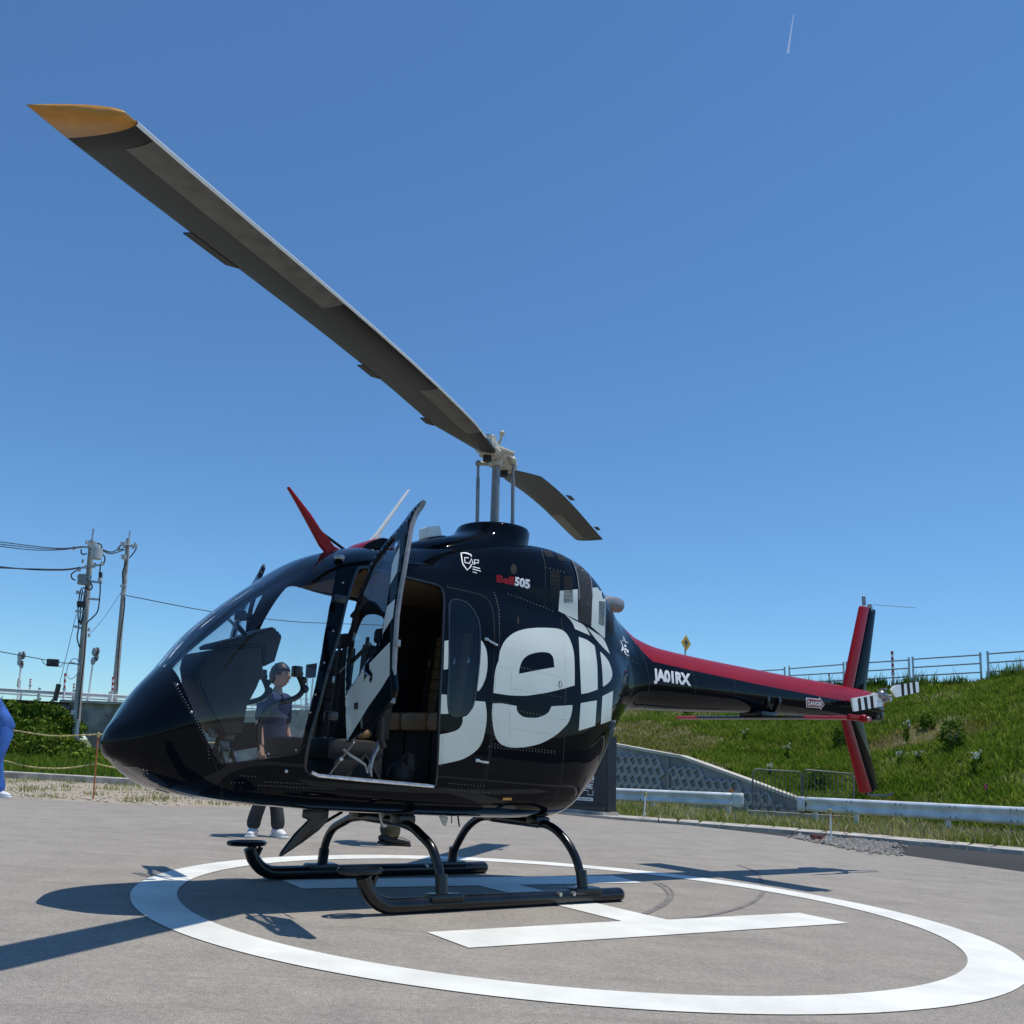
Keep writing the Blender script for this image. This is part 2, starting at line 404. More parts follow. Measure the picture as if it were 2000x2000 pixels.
heli.rotation_euler = MH.to_euler()
_groups = {}
for f in _bm.faces:
    c = f.calc_center_median(); _groups.setdefault(classify(c.x, c.y), []).append(([(v.co.x, v.co.y) for v in f.verts], inpoly(c.x, c.y, red_cut)))
_bm.free()
NRM = {}
def surn(x, t):
    e = .006; a = SUR(min(x+e, 2.425), t)-SUR(x-e, t); c = SUR(x, min(t+.03, 8))-SUR(x, max(t-.03, 0)); n_ = a.cross(c)
    if n_.length < 1e-10: return Vector((1, 0, 0))
    n_.normalize(); cen = Vector((x, 0, .5*(SUR(x, 0).z+SUR(x, 8).z)))
    return n_ if n_.dot(SUR(x, t)-cen) > 0 or (x > 2.38 and n_.x > 0) else -n_
def shell_part(name, sides=(1, -1), mats=None, solid=.018, region=None, parent=None, red=False):
    bm = bmesh.new(); vd = {}
    for s in sides:
        for vs, isred in _groups[region or name]:
            L = []
            for (x, t) in vs:
                k = (round(x, 5), round(t, 5), s if 1e-4 < t < 8-1e-4 else 0)
                if k not in vd:
                    p = SUR(x, t); vd[k] = bm.verts.new((p.x, p.y*s, p.z)); nn_ = surn(x, t); NRM[tuple(round(q, 4) for q in vd[k].co)] = Vector((nn_.x, nn_.y*s if k[2] else 0, nn_.z)).normalized()
                if vd[k] not in L: L.append(vd[k])
            if len(L) < 3: continue
            if s < 0: L = L[::-1]
            try: f = bm.faces.new(L)
            except ValueError: continue
            f.smooth = True
            if red and isred: f.material_index = 2
    bmesh.ops.remove_doubles(bm, verts=bm.verts[:], dist=2e-5)
    for f in bm.faces: f.smooth = True
    c = bm.faces[:]
    # make normals point outwards
    tot = sum((f.normal.y*(1 if f.calc_center_median().y > 0 else -1))*f.calc_area() for f in c)
    if tot < 0: bmesh.ops.reverse_faces(bm, faces=c)
    me = bpy.data.meshes.new(name); bm.to_mesh(me); bm.free()
    for q in mats or [M['paint'], M['lining']]: me.materials.append(q)
    o = bpy.data.objects.new(name, me); COL.objects.link(o); o.parent = parent or heli
    if solid:
        nv_ = len(me.vertices); nrm = []
        for v_ in me.vertices: nrm.append(NRM.get(tuple(round(q, 4) for q in v_.co), v_.normal))
        vs_ = [v_.co.copy() for v_ in me.vertices]; fs_ = [list(p_.vertices) for p_ in me.polygons]; mi_ = [p_.material_index for p_ in me.polygons]
        m2 = bpy.data.meshes.new(name); lin = 1 if len(me.materials) < 3 else 1
        m2.from_pydata(vs_+[a_-n_*solid for a_, n_ in zip(vs_, nrm)], [], fs_+[[i+nv_ for i in q][::-1] for q in fs_])
        for q in me.materials: m2.materials.append(q)
        m2.polygons.foreach_set('material_index', mi_+[1]*len(fs_)); m2.polygons.foreach_set('use_smooth', [True]*len(m2.polygons)); m2.update()
        m2.normals_split_custom_set_from_vertices([tuple(n_) for n_ in nrm]+[tuple(-n_) for n_ in nrm])
        o.data = m2; bpy.data.meshes.remove(me)
    if False:
        md = o.modifiers.new('thickness', 'SOLIDIFY'); md.thickness = solid; md.offset = -1; md.material_offset = 1; md.material_offset_rim = 0
        md.use_even_offset = False
    return o
fus = shell_part('fuselage', mats=[M['paint'], M['lining'], M['red'], M['lining']], red=True)
nose = shell_part('nose_cone')
cowl = shell_part('engine_cowling', mats=[M['paint'], M['lining'], M['red'], M['lining']], red=True)
boom = shell_part('tail_boom', mats=[M['paint'], M['lining'], M['red'], M['lining']], red=True)
for s in (1, -1):
    shell_part('side_window', (s,), [M['glass']], 0)
    shell_part('rear_window', (s,), [M['glass2']], 0)
shell_part('windshield', (1, -1), [M['glass']], 0)

# surface-hugging decals, traced over the port side
def decal(name, polys, material, parent, off=.0018, cell=9., surf=None, pre=None):
    if name.startswith('letter'): polys = [smooth(P) for P in polys]
    bm = fill2d(polys, cell)
    if pre: pre(bm)
    bad = []
    for v in bm.verts:
        h = (surf or hit)(v.co.x, v.co.y)
        if h is None: bad.append(v); continue
        p, n = h[0], h[1]; v.co = p + n*off
    bmesh.ops.delete(bm, geom=bad, context='VERTS')
    bmesh.ops.remove_doubles(bm, verts=bm.verts[:], dist=1e-6)
    for f in bm.faces: f.smooth = True
    me = bpy.data.meshes.new(name); bm.to_mesh(me); bm.free(); me.materials.append(material)
    o = bpy.data.objects.new(name, me); COL.objects.link(o); o.parent = parent
    return o
def linepolys(paths, wd):
    """thin strips along px polylines"""
    out = []
    for P in paths:
        P = [Vector((*p, 0)) for p in P]; L = []; Rr = []
        for i, p in enumerate(P):
            t = (P[min(i+1, len(P)-1)]-P[max(i-1, 0)]).normalized(); n = Vector((-t.y, t.x, 0))*wd/2
            L.append((p+n).to_tuple()[:2]); Rr.append((p-n).to_tuple()[:2])
        out.append(L+Rr[::-1])
    return out
# ------------------------------------------------------------------ helicopter: cabin
H3 = lambda x, y, z: Vector((x, y, z))
b = MB(); b.box((.62, 0, .66), (2.1, .98, .03)); b.box((-.27, 0, 1.15), (.04, 1.0, .95)); b.box((-.27, 0, 1.75), (.04, .78, .4)); b.box((.60, 0, .60), (1.7, .72, .09))
b.build('cabin_floor', M['lining'], heli, False)
for s in (1, -1):                                    # door sill rails
    p = [hY(*q, .575) for q in [(608, 1509), (622, 1515), (700, 1523), (790, 1531), (846, 1536)]]
    q_ = MB().tube([(v.x, s*.575, v.z) for v in p], .011, 8); q_.build('door_sill', M['alu'], heli)
# rubber seal round the door opening
for s in (1, -1):
    pts = [SUR(x, t) for x, t in door_open]; pts = [Vector((p.x, s*(p.y+.002), p.z)) for p in pts]
    MB().tube(pts+[pts[0]], .010, 6).build('door_seal', M['black'], heli)
b = MB(); b.tube([(1.25, 0, 2.0), (.6, 0, 2.12), (.0, 0, 2.2)], .03, 6)
b.build('overhead_beam', M['lining'], heli)
b = MB()
b.prism([(1.10, -.40, 1.93), (1.10, .40, 1.93), (-.25, .38, 1.92), (-.25, -.38, 1.92)], (0, 0, .02)); b.build('headliner', mat('dark_tan_headliner', (.085, .055, .028), .8), heli, False)

def seat(x, y, back_tilt, wd, zc, front=True):
    """one seat: cushion, quilted back panels between dark bolsters, headrest, belts"""
    fr = .43 if not front else .40
    t = MB(); t.box((x, y, zc), (fr, wd, .13), None, .045); t.build('seat_cushion', M['tan'] if not front else M['lining'], heli)
    mt = Matrix.Rotation(-back_tilt, 3, 'Y'); z0 = zc+.05; xb = x-fr/2+.01
    for k in range(7):
        z = .07+k*.082
        q = MB(); q.box(Vector((xb, y, z0))+mt @ Vector((0, 0, z)), (.07, wd*.62, .081), mt, .014)
        q.build('back_cushion_panel', M['brown'] if not front else M['lining'], heli)
    for e in (-1, 1):
        q = MB(); q.box(Vector((xb, y+e*wd*.40, z0))+mt @ Vector((.008, 0, .32)), (.085, wd*.17, .60), mt, .02); q.build('back_bolster', M['lining'], heli)
        q = MB(); q.tube([Vector((xb+.055, y+e*wd*.27, z0))+mt @ Vector((0, 0, zz)) for zz in (.0, .25, .45, .66)], .020, 6, flat=.3); q.build('seat_belt', M['rubber'], heli)
        q = MB(); q.box(Vector((xb+.065, y+e*wd*.27, z0))+mt @ Vector((.0, 0, .40)), (.012, .026, .045), mt, .004); q.build('belt_buckle', M['alu'], heli)
    q = MB(); q.box(Vector((xb-.01, y, z0))+mt @ Vector((0, 0, .67)), (.07, wd*.5, .10), mt, .03); q.build('headrest', M['lining'], heli)
    q = MB(); q.box((x-.02, y, (zc+.62)/2), (fr*.85, wd*.97, zc-.68), None, .02); q.build('seat_base', M['lining'], heli)
    if front:
        for e in (-1, 1):
            q = MB(); q.tube([(x+.1, y+e*wd*.52, .68), (x-.05, y+e*wd*.52, zc-.02), (x-.19, y+e*wd*.52, .68)], .014, 6); q.build('seat_leg', M['black'], heli)
for y in (-.30, 0, .30): seat(.17, y, R(7), .295, 1.085, False)
for y in (-.25, .25): seat(1.06, y, R(4), .32, .87, True)
q = MB(); q.ball(hY(703, 1432, .30), .07, 12, (1.1, 1, .6)); q.build('seat_side_bolster', M['tan'], heli)
# black bag and folded belts lying on the cabin floor behind the front seat
q = MB(); q.ball((.70, .36, .74), .085, 10, (1.1, 1.0, 1.0)); q.ball((.66, .38, .80), .06, 8, (1, 1, 1.4)); q.build('flight_bag', M['rubber'], heli)
q = MB()
pp = hY
q.tube([hY(u, v, .5) for u, v in [(670, 1464), (684, 1476), (700, 1486), (712, 1494), (717, 1510)]], [.010, .011, .013, .011, .008], 6)
q.tube([hY(u, v, .5) for u, v in [(742, 1440), (738, 1458), (728, 1480), (722, 1500), (724, 1517)]], [.010, .014, .012, .016, .012], 6)
q.build('seat_belt_bracket', M['steel'], heli)
q = MB(); q.tube([hY(u, v, .52) for u, v in [(744, 1398), (746, 1420), (743, 1440), (750, 1460)]], .02, 6); q.build('seat_belt', M['rubber'], heli)

# instrument panel and glareshield, seen through the side glass
def xz(pts, y): return [hY(u, v, y) for u, v in Z1(pts)]
def slabY(name, pts, y0, y1, m, bev=.012):
    P = xz(pts, y1)
    bm = bmesh.new(); a = [bm.verts.new((p.x, y0, p.z)) for p in P]; c = [bm.verts.new((p.x, y1, p.z)) for p in P]; n = len(P)
    bm.faces.new(a); bm.faces.new(c[::-1])
    for i in range(n): bm.faces.new((a[i], c[i], c[(i+1) % n], a[(i+1) % n]))
    bmesh.ops.recalc_face_normals(bm, faces=bm.faces[:])
    bmesh.ops.bevel(bm, geom=[e for e in bm.edges if len(e.link_faces) == 2 and e.calc_face_angle(0) > .9], offset=bev, segments=3, affect='EDGES')
    return bmobj(name, bm, m, heli, True)
slabY('instrument_panel', [(760, 900), (775, 830), (800, 796), (840, 785), (960, 765), (1200, 745), (1240, 745), (1246, 900), (1235, 960), (1200, 1050), (1130, 1180), (1090, 1400), (960, 1400), (850, 1200), (780, 1040)], -.06, .20, M['dash'])
slabY('glareshield', [(910, 760), (925, 735), (960, 715), (1160, 665), (1240, 635), (1330, 605), (1345, 640), (1375, 650), (1380, 690), (1330, 860), (1250, 900), (1246, 745), (1200, 748)], -.09, .21, M['dash'])
q = MB()
for k in range(7): q.box(tuple(xz([(770+k*9, 900-k*4)], .215)[0]), (.006, .012, .07))
q.build('air_vent_grille', M['black'], heli)
q = MB(); P = xz([(1075, 530), (1100, 540)], .0); q.box(P[0], (.05, .07, .06), None, .01); q.tube([P[0], xz([(1060, 490)], 0)[0]], .006, 6)
q.tube([xz([(1060, 605)], .05)[0], xz([(1120, 675)], .05)[0]], .014, 6); q.build('compass', M['black'], heli)
for s in (1, -1):
    y = .20*s if s > 0 else -.26
    q = MB()
    def cst(pts): return [hY(u, v, y if s > 0 else y) for u, v in Z1(pts)]
    base = [(1210, 1460), (1215, 1330), (1260, 1220), (1340, 1165), (1440, 1140), (1500, 1110), (1530, 1060), (1515, 1000), (1490, 950)]
    ref = [hY(u, v, .2) for u, v in Z1(base)]
    q.tube(cr([(p.x, y, p.z) for p in ref], 5), .017, 8)
    g = ref[-1]; q.box((g.x+.005, y, g.z+.012), (.055, .05, .065), None, .008)
    for k in (-3, -2, -1): q.ball((ref[k].x-.012, y, ref[k].z), .026, 8)
    q.build('cyclic_stick', M['black'], heli)
    # pedals
    for e in (-.07, .07):
        q = MB(); q.tube([(1.72, y+e, .68), (1.78, y+e, .80)], .009, 6); q.box((1.79, y+e, .82), (.014, .045, .06), None, .005)
        q.build('pedal', M['black'], heli)
q = MB(); P = xz([(1000, 1400), (880, 1380), (960, 1470)], .1)
for p_ in P: q.box(p_, (.05, .03, .05), None, .008)
q.build('pedal_adjuster', M['rodgrey'], heli)
slabY('centre_pedestal', [(1100, 1330), (1200, 1300), (1230, 1480), (1000, 1520)], -.09, .09, M['lining'])

# ------------------------------------------------------------------ helicopter: open doors
def inw(z): return max(0, (z-1.45))**2*.34
def doorhit(px, py):
    d = hray(px, py); x0 = 1.36; k = .15
    p = None; X = 1.36
    for _ in range(14):
        t = (X-HC.x)/d.x; p = HC+d*t
        X = 1.335 + k*(p.y-.55) - inw(p.z)*min(max((p.y-.45)/.5, .25), 1)
    return p, Vector((1, -k, inw(p.z+.05)/.1-inw(p.z-.05)/.1 if p.z > 1.5 else 0)).normalized(), 0
door_px = [(676, 1449), (761, 1373), (764, 1300), (766, 1254), (770, 1200), (777, 1150), (783.5, 1117), (792, 1065), (799, 1025), (808, 1002), (817, 988), (823, 978),
           (806, 994), (782, 1026), (754, 1058), (727, 1094), (719, 1114), (712, 1134), (702, 1158), (690, 1200), (682, 1240), (676, 1290), (674, 1340), (675, 1400)]
win_px = [(774, 1053), (776, 1063), (768, 1100), (761, 1144), (755, 1184), (749, 1215), (743, 1240), (731, 1267), (710, 1302), (677, 1353), (678.5, 1300), (684, 1245), (692, 1200), (704, 1160), (715, 1135), (722, 1117), (731, 1099), (757, 1064), (768, 1052)]
def doorpart(name, polys, material, off, side, thick=0, mats=None, rimmat=None, cell=7.):
    bm = fill2d(polys, cell); bad = []
    for v in bm.verts:
        p, n, _ = doorhit(v.co.x, v.co.y); v.co = p+n*off
    bmesh.ops.remove_doubles(bm, verts=bm.verts[:], dist=1e-6)
    if side < 0:
        for v in bm.verts: v.co.x -= .36*max(v.co.y-.55, 0); v.co.y = -v.co.y
    for f in bm.faces: f.smooth = True
    bmesh.ops.recalc_face_normals(bm, faces=bm.faces[:])
    if sum(f.normal.x*f.calc_area() for f in bm.faces) < 0: bmesh.ops.reverse_faces(bm, faces=bm.faces[:])
    me = bpy.data.meshes.new(name); bm.to_mesh(me); bm.free()
    for q in mats or [material]: me.materials.append(q)
    o = bpy.data.objects.new(name, me); COL.objects.link(o); o.parent = heli
    if thick:
        md = o.modifiers.new('thickness', 'SOLIDIFY'); md.thickness = thick; md.offset = -1
        md.material_offset = 1 if len(me.materials) > 1 else 0; md.material_offset_rim = 2 if len(me.materials) > 2 else 0
    return o
for s in (1, -1):
    d_ = doorpart('open_door', [smooth(door_px, 50, 3), smooth(win_px, 60, 3)], None, 0, s, .03, [M['paint'], M['lining'], M['paint']])
    doorpart('door_window', [smooth(win_px, 60, 3)], M['glass'], -.008, s)
    fe = [(676, 1449), (761, 1373), (764, 1300), (766, 1254), (770, 1200), (777, 1150), (783.5, 1117), (792, 1065), (799, 1025), (808, 1002), (817, 988), (823, 978)]
    P = [doorhit(*p)[0]+Vector((-.016, .004, 0)) for p in fe]; P = [Vector((p.x-(0 if s > 0 else .36*max(p.y-.55, 0)), p.y*s, p.z)) for p in P]
    MB().tube(P[1:], .014, 6, flat=1).build('door_edge_seal', M['rodgrey'], heli)
    P2 = [doorhit(u, v)[0]+Vector((-.05, 0, 0)) for u, v in [(676, 1449), (640, 1490), (622, 1510)]]
    P2[-1] = Vector((1.33, .56, .73)); P2[1] = P2[0].lerp(P2[2], .5)
    MB().tube([(p.x, p.y*s, p.z) for p in P2], .005, 5).build('door_stay_strap', M['steel'], heli)
    q = MB(); q.ball((P2[1].x, P2[1].y*s, P2[1].z), .012, 6); q.build('strap_button', M['alu'], heli)
    for a, c in (((724, 1152), (681, 1203)), ((716, 1257), (659, 1314))):
        p, r_ = doorhit(*a)[0], doorhit(*c)[0]
        q = MB(); q.tube([(p.x-.02, p.y*s, p.z), (r_.x-.02, r_.y*s, r_.z)], .012, 6); q.build('door_window_brace', M['black'], heli)
    for a in ((670, 1398), (676, 1170)):
        p = doorhit(*a)[0]; q = MB(); q.box((1.36, s*.585, p.z), (.07, .05, .05), None, .01); q.build('door_hinge', M['black'], heli)
dd = lambda n_, P, m_, o=.0015: doorpart(n_, P, m_, o, 1)
Zd = lambda pts: zm(pts, 580, 1180, .19672)
dd('letter_stripe', [[(676.5, 1357), (711, 1307), (762, 1254), (761.5, 1318), (745, 1345), (720, 1380), (678, 1448), (676, 1400)]], M['grey'])
dd('letter_stripe', [[(747, 1240), (768, 1205), (771, 1180), (772, 1170), (757, 1184), (751, 1210)]], M['grey'])
dd('letter_stripe', [[(762, 1143), (766, 1104), (772, 1086), (781, 1068), (780, 1090), (776, 1118)]], M['grey'])
dd('handle_mark', [Zd([(668, 770), (680, 600), (720, 560), (722, 640), (752, 690), (752, 740), (735, 785), (725, 770), (722, 700), (700, 700)])], M['paint'], .003)
q = MB(); a = doorhit(716, 1311)[0]; c = doorhit(728, 1323)[0]; q.tube([a+Vector((.02, 0, 0)), c+Vector((.02, 0, 0))], .006, 6); q.ball(a+Vector((.02, 0, 0)), .011, 6)
q.build('door_handle', M['alu'], heli)
q = MB(); q.box(doorhit(698, 1379)[0]+Vector((.005, 0, 0)), (.02, .026, .035), None, .006); q.build('door_lock', M['black'], heli)
q = MB(); q.box(doorhit(770, 1256)[0]+Vector((-.02, .01, 0)), (.016, .016, .035), None, .004); q.build('door_latch', M['steel'], heli)

# ------------------------------------------------------------------ helicopter: livery
G = M['grey']
decal('letter_e_upper', [Z3(cr2) for cr2 in [[(540, 905), (548, 850), (575, 790), (620, 745), (680, 718), (760, 706), (850, 706), (910, 713), (950, 737), (980, 790), (998, 860), (1003, 950), (1003, 1055), (930, 1076), (850, 1096), (760, 1111), (700, 1118), (620, 1116), (560, 1109), (509, 1101), (512, 1050), (518, 980), (530, 930)],
      [(665, 985), (668, 950), (685, 905), (715, 875), (760, 858), (810, 852), (850, 858), (872, 885), (880, 945), (780, 962)]]], G, heli)
decal('letter_e_lower', [Z3([(503, 1165), (560, 1165), (650, 1180), (655, 1215), (690, 1245), (740, 1252), (790, 1248), (840, 1222), (862, 1182), (990, 1175), (985, 1220), (965, 1280), (920, 1330), (870, 1370), (790, 1410), (700, 1430), (620, 1433), (560, 1415), (525, 1375), (508, 1310), (500, 1240)])], G, heli)
decal('letter_b_fragment', [Z3([(427, 775), (450, 800), (468, 850), (473, 930), (464, 1000), (443, 1055), (420, 1090), (410, 1088), (416, 1000), (429, 900), (432, 800)])], G, heli)
decal('letter_b_fragment', [Z3([(211, 785), (238, 780), (236, 860), (233, 955), (206, 960)])], G, heli)
decal('letter_b_fragment', [Z3([(192, 1109), (226, 1112), (229, 1180), (236, 1228), (186, 1228)])], G, heli)
decal('letter_b_fragment', [Z3([(410, 1150), (460, 1155), (468, 1230), (462, 1310), (440, 1400), (400, 1455), (330, 1500), (240, 1525), (168, 1538), (178, 1354), (230, 1345), (290, 1325), (318, 1290), (322, 1248), (350, 1235), (385, 1190), (397, 1150)])], G, heli)
decal('letter_l', [Z3([(1028, 760), (1080, 780), (1125, 815), (1140, 930), (1143, 1080), (1085, 1100), (1043, 1107)])], G, heli)
decal('letter_l', [Z3([(1040, 1163), (1138, 1146), (1128, 1300), (1028, 1331)])], G, heli)
decal('letter_l', [Z3([(1158, 850), (1180, 870), (1210, 910), (1230, 970), (1228, 1010), (1205, 1043), (1175, 1063), (1170, 950)])], G, heli)
decal('letter_l', [Z3([(1172, 1120), (1237, 1088), (1225, 1268), (1162, 1292)])], G, heli)
decal('letter_stem', [Z3([(912, 480), (1022, 470), (1023, 660), (905, 603)])], G, heli)
decal('letter_stem', [Z3([(935, 612), (985, 650), (1060, 690), (1098, 752), (1005, 712), (985, 668)])], G, heli)
decal('letter_stem', [Z3([(1110, 460), (1180, 460), (1190, 520), (1187, 770), (1103, 695)])], G, heli)
decal('letter_stem', [Z3([(1076, 700), (1130, 735), (1180, 775), (1218, 865), (1190, 838), (1135, 778)])], G, heli)
# ground bonding mark
decal('earth_symbol', [Z6([(345, 1788), (378, 1850), (350, 1915), (318, 1850)])], M['seam'], heli, .0026, 4)
decal('earth_symbol', [Z6(p) for p in [[(344, 1800), (352, 1800), (352, 1838), (344, 1838)], [(326, 1838), (371, 1838), (371, 1849), (326, 1849)], [(332, 1857), (364, 1857), (364, 1867), (332, 1867)], [(338, 1875), (360, 1875), (360, 1886), (338, 1886)], [(344, 1893), (354, 1893), (354, 1904), (344, 1904)]]], M['decal'], heli, .0034, 4)

def hom(src, dst):
    A = []; B = []
    for (x, y), (u, v) in zip(src, dst):
        A += [[x, y, 1, 0, 0, 0, -u*x, -u*y], [0, 0, 0, x, y, 1, -v*x, -v*y]]; B += [u, v]
    h = np.append(np.linalg.solve(np.array(A), np.array(B)), 1).reshape(3, 3)
    def f(x, y):
        q = h @ np.array([x, y, 1]); return q[0]/q[2], q[1]/q[2]
    return f
def textmesh(s, bold=.02, spacing=1., res=3):
    cu = bpy.data.curves.new('t', 'FONT'); cu.body = s; cu.offset = bold; cu.space_character = spacing; cu.resolution_u = res
    ob = bpy.data.objects.new('t', cu); me = bpy.data.meshes.new_from_object(ob)
    bm = bmesh.new(); bm.from_mesh(me); bpy.data.objects.remove(ob); bpy.data.curves.remove(cu); bpy.data.meshes.remove(me)
    bmesh.ops.remove_doubles(bm, verts=bm.verts[:], dist=1e-5)
    return bm
def text_decal(name, s, quad, material, parent, off=.0022, bold=.02, spacing=1., cell=7, surf=None):
    """quad: picture points of the text box, top left, top right, bottom right, bottom left"""
    bm = textmesh(s, bold, spacing)
    x0 = min(v.co.x for v in bm.verts); x1 = max(v.co.x for v in bm.verts); y0 = min(v.co.y for v in bm.verts); y1 = max(v.co.y for v in bm.verts)
    f = hom([(x0, y1), (x1, y1), (x1, y0), (x0, y0)], quad)
    for v in bm.verts: v.co.x, v.co.y = f(v.co.x, v.co.y)
    gridcut(bm, cell); bad = []
    for v in bm.verts:
        h = (surf or hit)(v.co.x, v.co.y)
        if h is None: bad.append(v); continue
        v.co = h[0]+h[1]*off
    bmesh.ops.delete(bm, geom=bad, context='VERTS')
    return bmobj(name, bm, material, parent)
text_decal('model_number', '505', Z3([(640, 393), (733, 412), (730, 470), (637, 447)]), M['decal'], heli, bold=.045)
text_decal('maker_lettering', 'Bell', Z3([(529, 382), (635, 396), (632, 446), (527, 427)]), M['red'], heli, bold=.05, spacing=.95)
text_decal('registration', 'JA01RX', Z5([(278, 482), (492, 515), (498, 606), (284, 572)]), M['decal'], heli, bold=.05, spacing=.95)
# red arrow with DANGER
decal('danger_arrow', [Z5([(1153, 652), (1228, 660), (1229, 648), (1260, 690), (1236, 722), (1235, 712), (1155, 706)])], M['decal'], heli, .0016, 6)
decal('danger_arrow', [Z5([(1157, 656), (1231, 665), (1232, 656), (1256, 690), (1238, 714), (1237, 707), (1158, 702)])], M['red'], heli, .0022, 6)
text_decal('danger_lettering', 'DANGER', Z5([(1161, 667), (1246, 676), (1248, 702), (1163, 695)]), M['decal'], heli, .0030, .05)
# shield logo
CZ = lambda pts: zm(pts, 870, 1060, .09834)
decal('shield_logo', linepolys([CZ([(515, 280), (500, 240), (400, 205), (310, 208), (325, 340), (345, 430), (432, 545), (490, 490), (520, 430)])], 2.2), M['decal'], heli, .002, 5)
decal('shield_logo', linepolys([CZ([(458, 305), (378, 298), (385, 400), (462, 412)]), CZ([(470, 425), (512, 318), (548, 430)]), CZ([(575, 440), (572, 340), (655, 352), (650, 408), (585, 400)])], 1.9), M['decal'], heli, .0026, 5)
decal('shield_logo_text', linepolys([CZ([(540, 480), (685, 515)]), CZ([(538, 525), (700, 568)]), CZ([(538, 580), (625, 605)])], 1.7), M['decal'], heli, .002, 5)
# star logo
decal('star_logo', linepolys([Z6([(1195, 1322), (1165, 1312), (1140, 1245), (1135, 1300), (1105, 1300), (1130, 1355), (1118, 1430), (1145, 1405), (1165, 1460), (1210, 1490)])], 1.5), M['decal'], heli, .002, 5)
decal('star_logo', [Z6(p) for p in [[(1150, 1345), (1175, 1350), (1176, 1380), (1150, 1375)], [(1150, 1390), (1180, 1395), (1180, 1420), (1152, 1415)], [(1180, 1400), (1208, 1420), (1208, 1455), (1182, 1440)], [(1150, 1425), (1170, 1430), (1172, 1450), (1152, 1445)]]], M['decal'], heli, .002, 5)
# small yellow warning label low on the belly
decal('caution_label', [Z3([(567, 1738), (621, 1738), (621, 1753), (566, 1753)])], M['yellow'], heli, .002, 6)

# panel gaps
gaps = [Z3([(512, 490), (535, 560), (545, 700), (548, 930)]), Z3([(545, 930), (640, 945), (770, 965), (952, 1013)]), Z3([(510, 1165), (500, 1400), (470, 1600), (440, 1690)]), Z3([(230, 450), (245, 460), (420, 500), (480, 540), (508, 620), (515, 780), (500, 1200), (480, 1490), (445, 1620), (410, 1690), (330, 1690), (170, 1675)]),
        Z3([(920, 640), (940, 800), (952, 1000), (945, 1280), (935, 1480), (915, 1650), (880, 1760)]), Z3([(800, 215), (825, 350), (820, 575)]), Z3([(905, 603), (1023, 665), (1100, 700), (1187, 775), (1330, 905)]), Z3([(610, 1170), (615, 1420)]), Z3([(480, 1420), (600, 1425), (720, 1435)]),
        Z1([(585, 1010), (650, 1130), (740, 1290), (830, 1490), (880, 1580), (915, 1680), (945, 1800), (960, 1870)]), Z1([(930, 1610), (1100, 1590), (1300, 1545), (1480, 1530), (1545, 1460)]), Z1([(95, 1465), (140, 1560), (240, 1680), (380, 1760), (560, 1815)]),
        [(540, 1535), (620, 1545), (720, 1555), (840, 1565), (960, 1570)], Z2([(690, 410), (705, 460), (710, 520)]), [(1245, 1258), (1262, 1300), (1268, 1340), (1258, 1385)]]
decal('panel_gap', linepolys([cr([(*p, 0) for p in g_], 4) and [tuple(v[:2]) for v in cr([(*p, 0) for p in g_], 4)] for g_ in gaps], 1.3), M['seam'], heli, .0012, 9)
# rear clamshell door window frame
rw = [tuple(v[:2]) for v in cr([(*p, 0) for p in Z3([(240, 600), (246, 550), (262, 535), (300, 535), (355, 560), (400, 620), (425, 690), (428, 800), (424, 900), (412, 1020), (400, 1110), (380, 1180), (340, 1225), (280, 1243), (250, 1232), (236, 1190), (232, 1100), (240, 950)])], 3, True)]
decal('window_surround', linepolys([rw+[rw[0]]], 3.2), M['black'], heli, .003, 9)

# rivets
def rivets(paths, step, r):
    v = []; f = []
    for P in paths:
        P = [Vector((*p, 0)) for p in P]
        for a, c in zip(P[:-1], P[1:]):
            n = max(int((c-a).length/step), 1)
            for k in range(n):
                q = a.lerp(c, k/n); h = hit(q.x, q.y)
                if h is None: continue
                p, nn = h[0], h[1]; t1 = nn.orthogonal().normalized(); t2 = nn.cross(t1); k0 = len(v)
                for a_ in range(6):
                    an = a_*math.pi/3; v.append(p+(t1*math.cos(an)+t2*math.sin(an))*r+nn*.0006)
                for a_ in range(6):
                    an = a_*math.pi/3; v.append(p+(t1*math.cos(an)+t2*math.sin(an))*r*.6+nn*r*.6)
                f += [(k0+i, k0+(i+1) % 6, k0+6+(i+1) % 6, k0+6+i) for i in range(6)]+[tuple(range(k0+6, k0+12))]
    return v, f
rv, rf = rivets([Z3([(525, 960), (518, 1100)]), Z3([(505, 1170), (505, 1300), (520, 1400)]), Z3([(515, 1155), (610, 1165)]), Z3([(620, 1075), (940, 1130)]), Z3([(680, 945), (950, 1015)]), Z3([(660, 1210), (940, 1265)]), Z3([(620, 1315), (900, 1360)]), Z3([(618, 985), (618, 1060)]), Z3([(560, 945), (620, 955)]),
     Z3([(610, 1180), (605, 1400)]), Z3([(200, 1370), (190, 1560)]), Z3([(940, 740), (950, 1000), (940, 1280)]), Z3([(500, 1410), (900, 1460)]), Z3([(480, 1430), (900, 1470)]), Z3([(830, 340), (900, 355), (960, 375)]), Z3([(600, 500), (700, 535), (890, 610)]), Z3([(515, 490), (545, 600), (548, 760)]),
     Z3([(220, 1690), (500, 1710), (560, 1720)]), Z3([(240, 1650), (470, 1670)]), Z5([(500, 490), (525, 560), (520, 640)]), Z5([(735, 535), (752, 590), (750, 650)]), Z5([(160, 440), (210, 470)]), Z1([(950, 1860), (930, 1790)]),
     Z1([(600, 1020), (740, 1260), (840, 1460), (850, 1590)]), Z1([(1010, 1740), (1120, 1740)]), Z1([(1080, 1690), (1210, 1700)]), Z1([(1210, 1760), (1780, 1790)]), Z1([(1250, 1735), (1550, 1750)])], 6.0, .0042)
